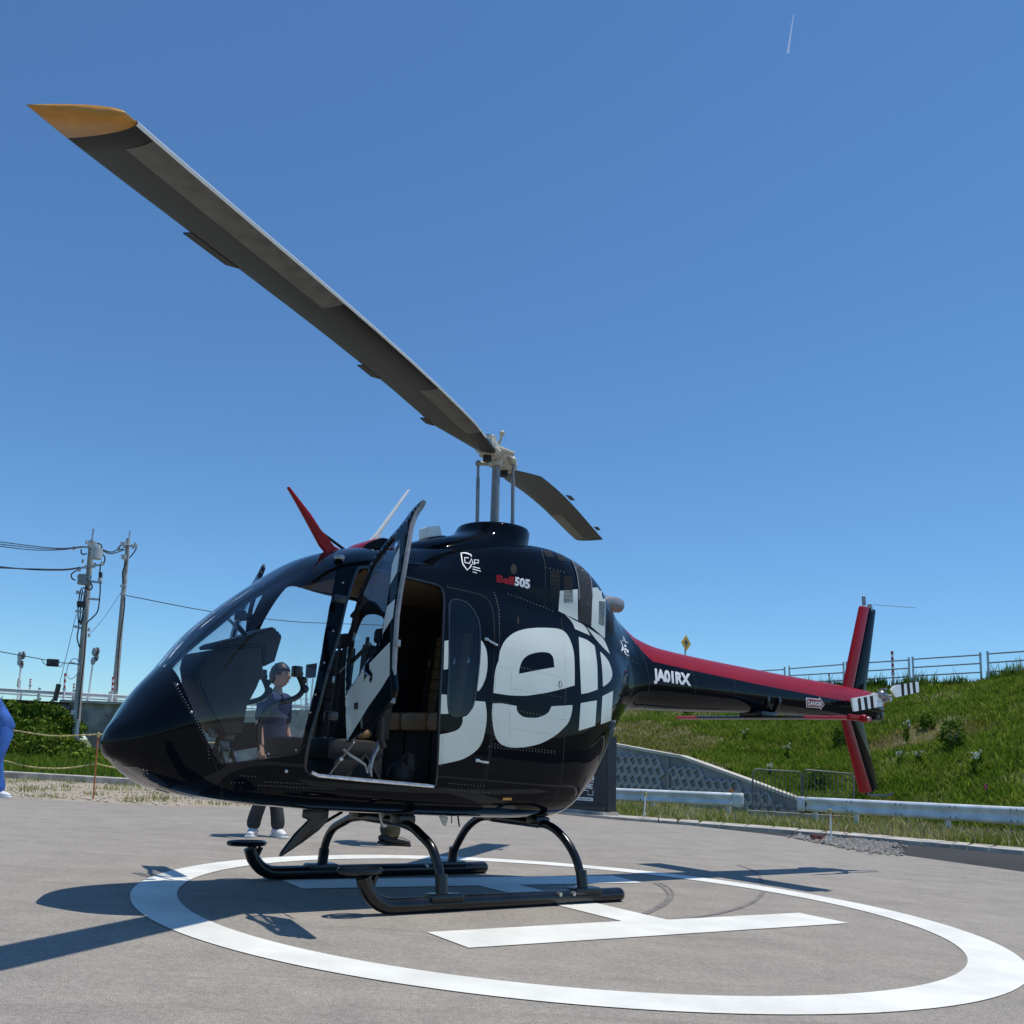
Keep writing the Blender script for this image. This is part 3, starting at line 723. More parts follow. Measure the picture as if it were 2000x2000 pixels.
tag(pydata('rivets', rv, rf, M['rivet'], heli, True), kind='stuff')
rv, rf = rivets([Z1([(1000, 1580), (1140, 1555), (1280, 1530), (1410, 1510)]), Z1([(615, 1030), (720, 1230), (835, 1450)]), Z1([(1820, 130), (1820, 290), (1805, 400), (1750, 640), (1685, 870), (1620, 1100), (1545, 1360)])], 36, .008)
tag(pydata('rivets', rv, rf, M['steel'], heli, True), kind='stuff')

# vents: raised surround and dark slots, all cut to the cowling
def grille(name, quad, rows, slant=.35, wd=.5, frame=None, cols=1, m=None, alongx=True):
    f = hom([(0, 0), (1, 0), (1, 1), (0, 1)], quad); polys = []
    for c in range(cols):
        for k in range(rows):
            a = (k+.15)/rows; bb = (k+.15+wd)/rows
            x0, x1 = (c+.04)/cols, (c+.96)/cols; dz = slant/rows*3
            polys.append([f(x0, a+dz*.5), f(x1, a-dz*.5), f(x1, bb-dz*.5), f(x0, bb+dz*.5)])
    if frame: decal(name+'_panel', [[f(-.06, -.03), f(1.06, -.03), f(1.06, 1.03), f(-.06, 1.03)]], frame, heli, .0022, 8)
    return decal(name, polys, m or M['slot'], heli, .0036, 6)
grille('vent_grille', Z6([(208, 405), (340, 440), (350, 770), (216, 735)]), 20, .8)
grille('vent_grille', Z6([(380, 470), (505, 510), (512, 840), (386, 800)]), 20, .8)
grille('vent_grille', Z6([(830, 775), (912, 830), (905, 1140), (825, 1070)]), 18, .8)
grille('vent_grille', Z6([(947, 895), (1030, 960), (1025, 1250), (945, 1180)]), 16, .8)
grille('vent_grille', Z6([(130, 155), (235, 180), (285, 265), (160, 235)]), 10, .8)
grille('vent_grille', Z6([(280, 195), (390, 225), (440, 315), (325, 285)]), 10, .8)
decal('intake_band', [Z6([(470, 250), (610, 275), (690, 400), (735, 560), (748, 760), (735, 1110), (568, 1050), (580, 900), (578, 640), (555, 470), (520, 350)])], M['rubber'], heli, .004, 6)
decal('intake_band_edge', linepolys([Z6([(465, 245), (520, 350), (555, 470), (578, 640), (580, 780)]), Z6([(610, 275), (690, 400), (735, 560), (748, 760)])], 1.8), M['rodgrey'], heli, .006, 6)
grille('intake_grille', Z6([(585, 610), (735, 640), (728, 955), (578, 925)]), 18, 0, .4, m=M['rodgrey'])
grille('intake_grille', Z6([(500, 270), (620, 290), (735, 600), (572, 570)]), 16, 0, .35, m=M['rodgrey'])
decal('drain_hole', [[(1003+6*math.cos(a)*1., 1112+10*math.sin(a)) for a in np.linspace(0, 6.28, 17)[:-1]]], M['slot'], heli, .002, 4)
decal('drain_hole', [[(1011.5+1.8*math.cos(a)*1., 1212+8*math.sin(a)) for a in np.linspace(0, 6.28, 13)[:-1]]], M['slot'], heli, .002, 4)
# landing lamp glass in the chin
decal('landing_light_window', [Z1([(215, 1620), (330, 1625), (450, 1680), (560, 1760), (480, 1770), (360, 1720)])], M['screen'], heli, .002, 7)
decal('landing_light', [[(u+1.6*math.cos(a), v+1.6*math.sin(a)) for a in np.linspace(0, 6.28, 9)[:-1]] for u, v in Z1([(350, 1645), (375, 1642), (400, 1650), (355, 1668), (380, 1665), (404, 1672), (385, 1685)])], M['steel'], heli, .004, 4)
# fuel/oil cap and latches
for u, v, r_ in ((559, 1506, .012), (578, 1465, .006)):
    h = hit(u, v)
    if h: q = MB(); q.ball(h[0], r_, 8); q.build('access_button', M['alu'], heli)
for pts in ([(948, 1249), (957, 1255), (969, 1261)], [(930, 1485), (940, 1488), (951, 1489)]):
    P = [hit(*p) for p in pts]; q = MB(); q.tube([h[0]+h[1]*.012 for h in P], .008, 6)
    q.box(P[0][0]+P[0][1]*.006, (.03, .02, .02), None, .004); q.build('door_catch', M['alu'], heli)

# ------------------------------------------------------------------ helicopter: tops and tails
# mast fairing
def ringpts(cx, z, rx, ry, n=32): return [(cx+rx*math.cos(2*math.pi*k/n), ry*math.sin(2*math.pi*k/n), z) for k in range(n)]
v = []; f = []; lv = [(.10, 2.12, .70, .33), (.03, 2.24, .58, .31), (-.06, 2.32, .47, .295), (-.15, 2.375, .375, .28), (-.215, 2.42, .31, .272), (-.245, 2.46, .283, .268), (-.255, 2.50, .272, .265), (-.258, 2.517, .262, .255), (-.26, 2.522, .245, .238), (-.26, 2.51, .23, .222), (-.26, 2.3, .22, .21)]
for L in lv: v += ringpts(*L)
n = 32
for i in range(len(lv)-1): f += [(i*n+k, i*n+(k+1) % n, (i+1)*n+(k+1) % n, (i+1)*n+k) for k in range(n)]
pydata('mast_fairing', v, f, M['paint'], heli, True)
q = MB(); q.cyl((-.27, 0, 2.40), (-.265, 0, 3.08), .034, 16, .030); q.build('mast', M['steel'] if 0 else M['rodgrey'], heli)
for u in (-1, 1):
    top = hY(934, 905, .02) if u > 0 else hY(1002, 905, -.02)
    bot = hY(932, 1030, .02) if u > 0 else hY(1001, 1036, -.02)
    q = MB(); q.tube([bot, bot.lerp(top, .75), bot.lerp(top, .8), top], [.014, .014, .010, .010], 8)
    q.ball(top, .024, 8); q.build('pitch_link', M['rodgrey'], heli)
# rotor hub
HB = Vector((-.262, 0, 3.10)); az = R(30)
ax = Vector((math.cos(az), math.sin(az), 0)); pe = Vector((-math.sin(az), math.cos(az), 0))
Rz = Matrix.Rotation(az, 3, 'Z')
q = MB(); q.box(HB, (.36, .11, .075), Rz, .025); q.ball(HB, .085, 12, (1, 1, .75)); q.cyl(HB-Vector((0, 0, .09)), HB+Vector((0, 0, .05)), .052, 14); q.build('rotor_yoke', M['beige'], heli)
for s in (1, -1):
    c = HB+ax*.19*s
    q = MB(); q.cyl(c-Vector((0, 0, .07)), c+Vector((0, 0, .07)), .062, 16); q.box(c+ax*.03*s, (.17, .15, .085), Rz, .03); q.tube([c-ax*.05*s-Vector((0, 0, .03)), c+pe*.07-Vector((0, 0, .045)), c+ax*.09*s+pe*.02], [.03, .035, .025], 8)
    q.cyl(HB+ax*.08*s, HB+ax*.16*s, .062, 14); q.tube([c+pe*.03*s, c+pe*.16*s-ax*.12*s+Vector((0, 0, -.03))], [.03, .018], 8)
    q.build('blade_grip', M['beige'], heli)
    for z0_, z1_ in ((-.11, -.05), (.05, .085)): q = MB(); q.cyl(c+Vector((0, 0, z0_)), c+Vector((0, 0, z1_)), .032, 10); q.build('blade_bolt', M['rubber'], heli)
    q = MB(); p0 = HB+ax*.03*s; q.tube([p0+Vector((0, 0, .04)), p0+Vector((0, 0, .10))+pe*.04*s, p0+Vector((0, 0, .15))+pe*.05*s], [.016, .011, .011], 6); q.ball(p0+Vector((0, 0, .155))+pe*.05*s, .022, 8)
    q.box(HB-ax*.08*s+pe*.075*s+Vector((0, 0, .01)), (.16, .03, .03), Rz, .008); q.ball(HB-ax*.15*s+pe*.08*s, .03, 8); q.build('pitch_horn', M['beige'], heli)
# blades
def airfoil(n=10):
    """(chord fraction from the leading edge, half thickness fraction)"""
    xs = (1-np.cos(np.linspace(0, math.pi, n)))/2
    th = .6*(.2969*np.sqrt(xs)-.126*xs-.3516*xs**2+.2843*xs**3-.1036*xs**4)
    return xs, th
AX, AT = airfoil()
def blade(root, azd, rtip, ztip, tipcolor, sag):
    a = R(azd); d = Vector((math.cos(a), math.sin(a), 0)); le = Vector((-math.sin(a), math.cos(a), 0))     # le: leading edge side for an anticlockwise rotor
    ss = [0, .02, .04, .07, .1, .14, .2, .3, .4, .5, .6, .7, .8, .9, .95, .973, .988, 1.]
    V = []; m = len(AX)*2-2
    rings = []
    for s_ in ss:
        r_ = .22+(rtip-.22)*s_
        cm = .315 if azd < 90 else .292
        ch = cm*min(1, .42+s_*4.2) if s_ < .14 else cm
        off = 0
        z = HB.z-.045+(ztip-HB.z+.045)*s_+sag*4*s_*(1-s_)**1.6
        th = .12 if s_ > .1 else .12+(.1-s_)*2
        lead = .115 if s_ > .14 else .115-(.14-s_)*.3
        ring = []
        for k in range(m):
            if k < len(AX): c_, h = AX[k], AT[k]
            else: c_, h = AX[m-k], -AT[m-k]
            y = lead-c_*ch; zz = h*ch*th/.12
            rr = r_
            if s_ > .98: rr = r_+(s_-.98)/.02*(.13*(c_)-.05)      # raked tip, longest at the trailing edge
            ring.append(Vector((HB.x, 0, 0))+d*rr+le*y+Vector((0, 0, z+zz-y*.06)))
        rings.append(ring)
    def seg(name, i0, i1, kset, material, inflate=0):
        v = []; f = []
        for i in range(i0, i1+1): v += [p+Vector((0, 0, 0)) for p in rings[i]]
        for i in range(i1-i0):
            for k in range(m):
                if kset is not None and k not in kset: continue
                f.append((i*m+k, i*m+(k+1) % m, (i+1)*m+(k+1) % m, (i+1)*m+k))
        if kset is None or name == 'rotor_blade':
            f.append(tuple(range(m))[::-1]); 
        f2 = tuple((i1-i0)*m+k for k in range(m)); f.append(f2) if kset is None else None
        return pydata(name, v, f, material, root, True)
    nb = ss.index(.973)
    seg('rotor_blade', 0, nb, None, M['blade'])
    seg('blade_tip', nb, len(ss)-1, None, tipcolor)
    # erosion strip along the leading edge, standing a little proud
    def strip(s0, s1, material, nm, proud=.0015, ks_=(m-4, m-3, m-2, m-1, 0, 1, 2, 3)):
        K_ = len(ks_)
        v = []; f = []; ks = list(ks_)
        idx = [i for i, q_ in enumerate(ss) if s0 <= q_ <= s1]
        for i in idx:
            cen = sum(rings[i], Vector())/m
            for k in ks:
                p = rings[i][k % m]; v.append(p+(p-cen).normalized()*proud+Vector((0, 0, .0008*(1 if p.z > cen.z else -1))))
        for i in range(len(idx)-1):
            for k in range(len(ks)-1): f.append((i*K_+k, i*K_+k+1, (i+1)*K_+k+1, (i+1)*K_+k))
        pydata(nm, v, f, material, root, True)
    strip(.55, .972, M['bladestrip'], 'erosion_strip')
    if azd < 90: strip(.1, .3, M['bladestrip'], 'erosion_strip')
    if azd < 90: strip(.07, .973, M['bladeedge'], 'sunlit_edge_strip', .0045, (m-1, 0, 1, 2))  # white strip paints the sunlit line along the near blade's leading edge
    # trim tabs on the trailing edge
    for s0, s1 in (((.12, .17), (.33, .40), (.70, .80)) if azd < 90 else ((.38, .46), (.80, .87))):
        r0, r1 = .22+(rtip-.22)*s0, .22+(rtip-.22)*s1
        def zz(s_): return HB.z-.045+(ztip-HB.z+.045)*s_+sag*4*s_*(1-s_)**1.6
        y0 = .115-.315
        P = [(r0+.05, y0+.004), (r1-.01, y0+.004), (r1, y0-.035), (r0+.10, y0-.035)]
        v = []
        for zo in (.003, -.003):
            for (r_, y_) in P:
                s_ = (r_-.22)/(rtip-.22); v.append(Vector((HB.x, 0, 0))+d*r_+le*y_+Vector((0, 0, zz(s_)+zo-y_*.06)))
        f = [(0, 1, 2, 3), (7, 6, 5, 4), (0, 4, 5, 1), (1, 5, 6, 2), (2, 6, 7, 3), (3, 7, 4, 0)]
        pydata('trim_tab', v, f, M['blade'], root)
BL = 1
blade(heli, 30.6, 4.27, 2.90, M['yellow'], .075)
blade(heli, 214, 3.93, 3.40, M['blade'], .085)

# fin, stabiliser, tail rotor
def foil_slab(name, outline, y, th, m, parent=heli, bev=None):
    """solid fin from an (x,z) outline, thickness th across y, rounded leading edge by bevel"""
    bm = bmesh.new(); a = [bm.verts.new((p[0], y-th/2, p[1])) for p in outline]; c = [bm.verts.new((p[0], y+th/2, p[1])) for p in outline]; n = len(outline)
    bm.faces.new(a); bm.faces.new(c[::-1])
    for i in range(n): bm.faces.new((a[i], c[i], c[(i+1) % n], a[(i+1) % n]))
    bmesh.ops.recalc_face_normals(bm, faces=bm.faces[:])
    bmesh.ops.bevel(bm, geom=bm.edges[:], offset=bev or th*.42, segments=3, affect='EDGES', profile=.5, clamp_overlap=True)
    return bmobj(name, bm, m, parent, True)
def Y0(pts, y=0): return [(hY(u, v, y).x, hY(u, v, y).z) for u, v in pts]
foil_slab('fin_red_half', Y0([(1684, 1182), (1699, 1186), (1668, 1342), (1657, 1385), (1662, 1406), (1704, 1548), (1685, 1550), (1647, 1400), (1650, 1345)]), -.02, .050, M['red'])
foil_slab('fin_black_half', Y0([(1700, 1186.5), (1712, 1191), (1693, 1345), (1686, 1405), (1716, 1537), (1705, 1548), (1663, 1406), (1658, 1385), (1669, 1342)]), -.02, .040, M['paint'])
q = MB(); p = hY(1691, 1178, 0); q.cyl((p.x, -.02, p.z-.02), (p.x, -.02, p.z+.07), .02, 10); q.ball((p.x, -.02, p.z+.07), .016, 8); q.build('beacon_light', M['steel'], heli)
q = MB(); a, c = hY(1702, 1182, 0), hY(1703, 1190, 0); q.cyl((a.x, -.02, a.z+.01), (c.x, -.02, c.z-.02), .025, 10)
e0, e1 = hY(1706, 1181, 0), hY(1788, 1187, 0); q.tube([e0, e1], .003, 5); q.build('whip_antenna', M['steel'], heli)
q = MB(); q.tube([hY(1692, 1550, 0), hY(1706, 1554, 0), hY(1732, 1554, 0), hY(1744, 1549, 0)], [.01, .012, .010, .008], 8); q.build('tail_skid', M['black'], heli)
stz = 1.372
sl_, sr_ = MHI @ gnd(1348, 1404, stz), MHI @ gnd(1668, 1402, stz)
sx = (sl_.x+sr_.x)/2; ya, yb = sl_.y, sr_.y; yc = (ya+yb)/2
def stab(name, y0, y1, m):
    b_ = MB(); n_ = len(AX)
    r0 = [Vector((sx+.17-AX[k]*.35, y0, stz+AT[k]*.26)) for k in range(n_)]+[Vector((sx+.17-AX[k]*.35, y0, stz-AT[k]*.26)) for k in range(n_-2, 0, -1)]
    return b_.prism(r0, (0, y1-y0, 0)).build(name, m, heli)
stab('stabiliser', ya+.24, yb-.38, M['paint']); stab('stabiliser_red_tip', ya, ya+.24, M['red']); stab('stabiliser_red_tip', yb-.38, yb, M['red'])
q = MB(); q.box((sx, yb+.01, stz), (.34, .03, .05), None, .014); q.ball((sx-.03, yb+.03, stz), .035, 10); q.build('stabiliser_end_fairing', M['red'], heli)
q = MB(); q.ball((sx-.07, yb+.045, stz), .018, 8); q.build('position_light', M['steel'], heli)
q = MB(); q.box((sx-.02, (ya+yb)/2*0+.0, stz+.04), (.30, .20, .06), None, .02)
for k in range(2): q.tube([(sx+.08-k*.17, .17*math.cos(a)*1.02, 1.53+.12*math.sin(a)) for a in np.linspace(-math.pi*.5, math.pi*.35, 9)], .02, 6, flat=.4); q.tube([(sx+.08-k*.17, -.17*math.cos(a)*1.02, 1.53+.12*math.sin(a)) for a in np.linspace(-math.pi*.5, math.pi*.35, 9)], .02, 6, flat=.4)
q.box((sx-.01, 0, 1.41), (.24, .24, .05), None, .02); q.build('stabiliser_mount', M['black'], heli)
# tail gearbox and rotor
gx = -5.36; q = MB(); q.ball((gx, .10, 1.70), .085, 10, (1.2, 1, .8)); q.cyl((gx, .02, 1.70), (gx, .24, 1.70), .045, 12, .03); q.build('tail_gearbox', M['beige'], heli)
thub = hY(1722, 1358, .25)
q = MB(); q.cyl((gx, .2, 1.70), (thub.x, .25, thub.z), .03, 10); q.ball(thub, .05, 8); q.box(thub, (.16, .05, .06), None, .015)
for a in range(4): q.cyl(thub+Vector((.05*math.cos(a*1.57), -.02, .05*math.sin(a*1.57))), thub+Vector((.10*math.cos(a*1.57), .05, .06*math.sin(a*1.57))), .012, 6)
q.build('tail_rotor_hub', M['steel'], heli)
def trb(outer, bands):
    P = [hY(u, v, .25) for u, v in outer]
    q = MB(); q.prism([p-Vector((0, .008, 0)) for p in P], (0, .016, 0)); q.build('tail_rotor_blade', M['white'], heli, False)
    for bd in bands:
        P = [hY(u, v, .25) for u, v in bd]; q = MB(); q.prism([p-Vector((0, .0095, 0)) for p in P], (0, .019, 0)); q.build('black_band', M['slot'], heli, False)
ZT = lambda pts: zm(pts, 1600, 1140, .22776)
trb(ZT([(275, 985), (530, 935), (565, 940), (545, 1000), (532, 1052), (296, 1096), (284, 1050)]), [ZT([(322, 985), (346, 980), (358, 1086), (334, 1091)]), ZT([(374, 975), (399, 970), (413, 1076), (389, 1081)]), ZT([(427, 965), (452, 960), (463, 1066), (439, 1071)])])
trb(ZT([(628, 885), (650, 872), (845, 842), (850, 930), (695, 965), (655, 975), (640, 950), (612, 912)]), [ZT([(693, 862), (718, 858), (724, 958), (702, 964)]), ZT([(743, 856), (767, 852), (776, 948), (753, 951)]), ZT([(791, 850), (814, 846), (824, 938), (801, 942)])])
q = MB(); p = hY(1712, 1400, .05); q.box((p.x, .03, p.z+.02), (.16, .12, .12), None, .02); q.box((p.x-.03, .05, p.z+.01), (.05, .1, .05), None, .01); q.build('tail_control_box', M['black'], heli)

# exhaust
q = MB(); p = hY(1204, 1182, 0); q.tube([(p.x+.25, 0, p.z-.05), (p.x+.12, 0, p.z), (p.x+.02, 0, p.z+.0), (p.x-.03, 0, p.z)], [.06, .062, .064, .058], 18); q.build('exhaust_pipe', M['rodgrey'], heli)
# antennas and cutters
foil_slab('wire_cutter', Y0(Z2([(2, 90), (10, 86), (130, 240), (185, 325), (262, 420), (285, 430), (287, 465), (195, 470), (215, 455), (180, 412), (120, 300), (60, 190)])), 0, .028, M['red'])
q = MB(); q.tube([hY(*Z2([(170, 325)])[0], 0), hY(*Z2([(350, 458)])[0], 0)], .010, 8); q.build('cutter_strut', M['black'], heli)
foil_slab('lower_wire_cutter', Y0([(544, 1674), (548, 1664), (575, 1628), (602, 1601), (590, 1597), (592, 1580), (642, 1580), (640, 1603), (622, 1622), (590, 1646), (551, 1672)]), 0, .026, M['black'])
q = MB(); q.tube([hY(624, 1612, 0), hY(668, 1586, 0)], .010, 8); q.build('cutter_strut', M['black'], heli)
foil_slab('blade_antenna', Y0(Z2([(672, 104), (680, 106), (520, 345), (512, 370), (515, 402), (455, 385), (490, 350)])), 0, .03, M['white'])
foil_slab('box_antenna', Y0(Z2([(757, 316), (825, 309), (838, 368), (757, 378)])), 0, .11, M['white'], heli, .008)
foil_slab('antenna_base', Y0(Z2([(745, 388), (760, 374), (838, 366), (860, 378), (850, 392)])), 0, .17, M['black'])
foil_slab('roof_hump', Y0(Z2([(345, 462), (380, 420), (430, 396), (475, 388), (520, 398), (540, 410), (520, 470), (400, 500)])), 0, .30, M['paint'])
foil_slab('roof_hump_crest', Y0(Z2([(348, 460), (380, 418), (430, 392), (478, 385), (512, 398), (470, 396), (420, 410), (375, 450)])), 0, .26, M['red'])
foil_slab('belly_antenna', Y0([(731, 1588), (750, 1588), (746, 1615), (738, 1615)]), .05, .02, M['white'])
foil_slab('belly_antenna', Y0([(848, 1592), (866, 1594), (862, 1611), (857, 1611)]), .05, .02, M['white'])
q = MB(); q.tube([hY(882, 1593, .1), hY(882, 1608, .1)], .004, 5); q.tube([hY(894, 1593, .1), hY(897, 1614, .1)], .006, 5); q.build('drain_tube', M['black'], heli)
0 and foil_slab('rotor_brake_cover', Y0([(474, 1142), (490, 1115), (513, 1105), (528, 1118), (500, 1140), (480, 1160)], -.35), -.35, .06, M['black'])
q = MB(); h = hit(662, 1088); q.box((1.27, .40, 1.995), (.05, .05, .03), None, .008); q.build('door_post_cap', M['steel'], heli)

# ------------------------------------------------------------------ helicopter: landing gear
for s, yy in ((1, .68), (-1, -.70)):
    rs = .044
    pts = [(-.88, yy, rs), (.60, yy, rs), (.92, yy, rs)]
    toe = [(.98, yy, rs+.004), (1.05, yy, rs+.035), (1.11, yy, rs+.095), (1.14, yy, .205)]
    q = MB(); q.tube(pts+cr(toe, 5), [rs]*3+[rs]*16, 14); q.ball((-.88, yy, rs), rs, 12); q.build('skid_tube', M['skid'], heli)
    q = MB()                                            # step plate
    loop = [(1.165+.125*math.cos(a), yy+.062*math.sin(a), .236) for a in np.linspace(0, 2*math.pi, 25)]
    q.tube(loop, .017, 8, False); q.box((1.165, yy, .228), (.19, .075, .012), None, .004); q.tube([(1.06, yy, .21), (1.09, yy, .14)], .02, 6); q.build('foot_step', M['skid'], heli)
    for xa in (.585, -.56):
        if s > 0: tp = [(xa, .20, .455), (xa, .34, .435), (xa, .43, .40), (xa, .54, .345), (xa, .60, .27), (xa, .637, .19), (xa, .66, .05)]
        else: tp = [(xa, -.20, .455), (xa, -.34, .435), (xa, -.44, .40), (xa, -.57, .345), (xa, -.64, .27), (xa, -.672, .19), (xa, -.69, .05)]
        if xa < 0: tp = [(xa, tp[0][1], .455), (xa, s*.32, .455), (xa, s*.42, .425), (xa, s*.52, .36), (xa, s*.60, .27), (xa, s*(abs(yy)-.035), .17), (xa, s*(abs(yy)-.01), .05)]
        q = MB(); q.tube(cr(tp, 5), .0285, 12); q.build('cross_tube', M['skid'], heli)
        q = MB(); q.cyl((xa, yy-s*.008, .06), (xa, yy-s*.03, .2), .036, 12); q.box((xa, yy, .078), (.24, .105, .045), None, .02); q.build('skid_saddle', M['skid'], heli)
        vv = []; ff = []
        k = MB()
        for e in range(8):
            for zz in (.055, .08): k.ball((xa-.10+e*.028, yy+.05*1.0 if True else 0, zz), .005, 6)
        k.build('saddle_rivets', M['steel'] if 0 else M['skid'], heli); heli.children[-1]['kind'] = 'stuff'
    for xa in (-.30, -.42): q = MB(); q.cyl((xa, yy+.03, .07), (xa, yy+.055, .07), .013, 8); q.build('tow_fitting', M['wear'], heli)
for xa in (.585, -.56):
    q = MB(); q.cyl((xa, -.24, .455), (xa, .24, .455), .031, 12); q.build('cross_tube_centre', M['skid'], heli)
    for s in (1, -1): q = MB(); q.box((xa, s*.24, .475), (.13, .11, .06), None, .02); q.build('cross_tube_clamp', M['skid'], heli)
# ------------------------------------------------------------------ ground materials
def asphalt(name, c1, c2, fine=160., streak=True, dark=None):
    m = bpy.data.materials.new(name); m.use_nodes = True; N = m.node_tree; L = N.links; b = N.nodes['Principled BSDF']
    tc = N.nodes.new('ShaderNodeTexCoord')
    def noise_(sc, det=6, vec=None, rough=.6):
        n = N.nodes.new('ShaderNodeTexNoise'); n.inputs['Scale'].default_value = sc; n.inputs['Detail'].default_value = det; n.inputs['Roughness'].default_value = rough
        L.new(vec or tc.outputs['Object'], n.inputs['Vector']); return n
    def ramp(a, p0, p1, q0, q1):
        r = N.nodes.new('ShaderNodeValToRGB'); r.color_ramp.elements[0].position = p0; r.color_ramp.elements[1].position = p1
        r.color_ramp.elements[0].color = q0; r.color_ramp.elements[1].color = q1; L.new(a, r.inputs[0]); return r
    def mix(mode, f, a, bb):
        x = N.nodes.new('ShaderNodeMixRGB'); x.blend_type = mode
        if isinstance(f, float): x.inputs[0].default_value = f
        else: L.new(f, x.inputs[0])
        L.new(a, x.inputs[1]); L.new(bb, x.inputs[2]) if not isinstance(bb, tuple) else setattr(x.inputs[2], 'default_value', bb); return x
    big = noise_(.35, 5); r0 = ramp(big.outputs[0], .3, .7, (*c1, 1), (*c2, 1))
    sp = noise_(fine, 3); r1 = ramp(sp.outputs[0], .32, .68, (.55, .55, .55, 1), (1.38, 1.38, 1.38, 1))
    x = mix('MULTIPLY', 1., r0.outputs[0], r1.outputs[0])
    sp2 = noise_(fine*.22, 4); r2 = ramp(sp2.outputs[0], .36, .64, (.86, .86, .86, 1), (1.10, 1.10, 1.10, 1)); x = mix('MULTIPLY', 1., x.outputs[0], r2.outputs[0])
    md_ = noise_(2.6, 6, None, .75); rm = ramp(md_.outputs[0], .35, .65, (.86, .86, .87, 1), (1.10, 1.10, 1.09, 1)); x = mix('MULTIPLY', 1., x.outputs[0], rm.outputs[0])
    vo = N.nodes.new('ShaderNodeTexVoronoi'); vo.inputs['Scale'].default_value = 62; L.new(tc.outputs['Object'], vo.inputs['Vector'])
    rv_ = ramp(vo.outputs['Distance'], .05, .20, (.52, .50, .48, 1), (1, 1, 1, 1)); x = mix('MULTIPLY', .75, x.outputs[0], rv_.outputs[0])
    vo2 = N.nodes.new('ShaderNodeTexVoronoi'); vo2.inputs['Scale'].default_value = 23; L.new(tc.outputs['Object'], vo2.inputs['Vector'])
    rv2 = ramp(vo2.outputs['Distance'], .03, .07, (1.9, 1.85, 1.7, 1), (1, 1, 1, 1)); x = mix('MULTIPLY', .5, x.outputs[0], rv2.outputs[0])
    base_x = x
    if streak:
        mp = N.nodes.new('ShaderNodeMapping'); mp.inputs['Scale'].default_value = (.5, 5., 1); mp.inputs['Rotation'].default_value = (0, 0, R(-14)); L.new(tc.outputs['Object'], mp.inputs[0])
        st = noise_(1.1, 6, mp.outputs[0], .7); r3 = ramp(st.outputs[0], .54, .70, (0, 0, 0, 1), (1, 1, 1, 1)); x = mix('MIX', r3.outputs[0], x.outputs[0], tuple([q*.60 for q in c1]+[1]))
        x2 = N.nodes.new('ShaderNodeMixRGB'); x2.blend_type = 'MIX'; x2.inputs[0].default_value = .5; L.new(x.outputs[0], x2.inputs[1]); L.new(base_x.outputs[0], x2.inputs[2]); x = x2
    L.new(x.outputs[0], b.inputs['Base Color']); b.inputs['Roughness'].default_value = .88; b.inputs['Specular IOR Level'].default_value = .3
    bp = N.nodes.new('ShaderNodeBump'); bp.inputs['Strength'].default_value = .5; bp.inputs['Distance'].default_value = .004; L.new(sp.outputs[0], bp.inputs['Height']); L.new(bp.outputs[0], b.inputs['Normal'])
    return m
M['asphalt'] = asphalt('worn_grey_asphalt', (.312, .280, .238), (.358, .324, .280))
M['asphalt2'] = asphalt('dark_new_asphalt', (.036, .034, .031), (.058, .054, .049), 60, False)
M['tyre'] = mat('tyre_scuff', (.19, .172, .158), .9, var=.2, vscale=6)
M['linepaint'] = mat('worn_white_line_paint', (.74, .73, .66), .6, var=.06, vscale=3.1, bump=.4, bscale=190, col2=(.88, .87, .79))
M['concrete'] = mat('weathered_concrete', (.42, .39, .34), .9, var=.28, vscale=3.5, bump=.3, bscale=70)
M['concrete_dark'] = mat('stained_concrete', (.34, .32, .275), .9, var=.4, vscale=1.8, bump=.3, bscale=40)
M['coping'] = mat('pale_concrete_coping', (.56, .52, .44), .85, var=.12, vscale=4, bump=.2)
M['blockwall'] = mat('grey_wall_block', (.27, .275, .275), .85, var=.22, vscale=2.5, bump=.25, bscale=50)
M['dirt'] = mat('tan_gravelly_dirt', (.30, .24, .165), .95, var=.45, vscale=5., bump=.6, bscale=30, col2=(.42, .36, .27))
M['soil'] = mat('grassy_soil', (.11, .13, .03), .95, var=.5, vscale=.6, bump=.5, bscale=8, col2=(.13, .115, .055))
M['stone'] = mat('broken_pale_stone', (.27, .255, .23), .9, var=.4, vscale=20)
M['galv'] = mat('weathered_guardrail_steel', (.68, .72, .74), .45, .05, var=.16, vscale=3.5)
M['galv2'] = mat('galvanised_tube', (.42, .45, .48), .4, .6, var=.15, vscale=10)
M['bars'] = mat('rusty_grey_bars', (.16, .155, .145), .6, .3, var=.35, vscale=20)
M['pole'] = mat('concrete_utility_pole', (.36, .345, .315), .85, var=.2, vscale=3)
M['wire'] = mat('black_cable', (.02, .022, .026), .5)
M['porcelain'] = mat('pale_insulator', (.5, .52, .53), .3)
M['banner'] = mat('dark_navy_banner', (.018, .021, .030), .55, var=.15, vscale=2)
M['signyellow'] = mat('sign_yellow', (.62, .38, .04), .5, var=.1, vscale=8)
M['redpaint'] = mat('traffic_red', (.42, .03, .03), .5)
M['orange'] = mat('rusty_orange_stake', (.40, .13, .045), .7, var=.3, vscale=20)
M['rope'] = mat('yellow_black_rope', (.42, .36, .16), .8, var=.5, vscale=30)
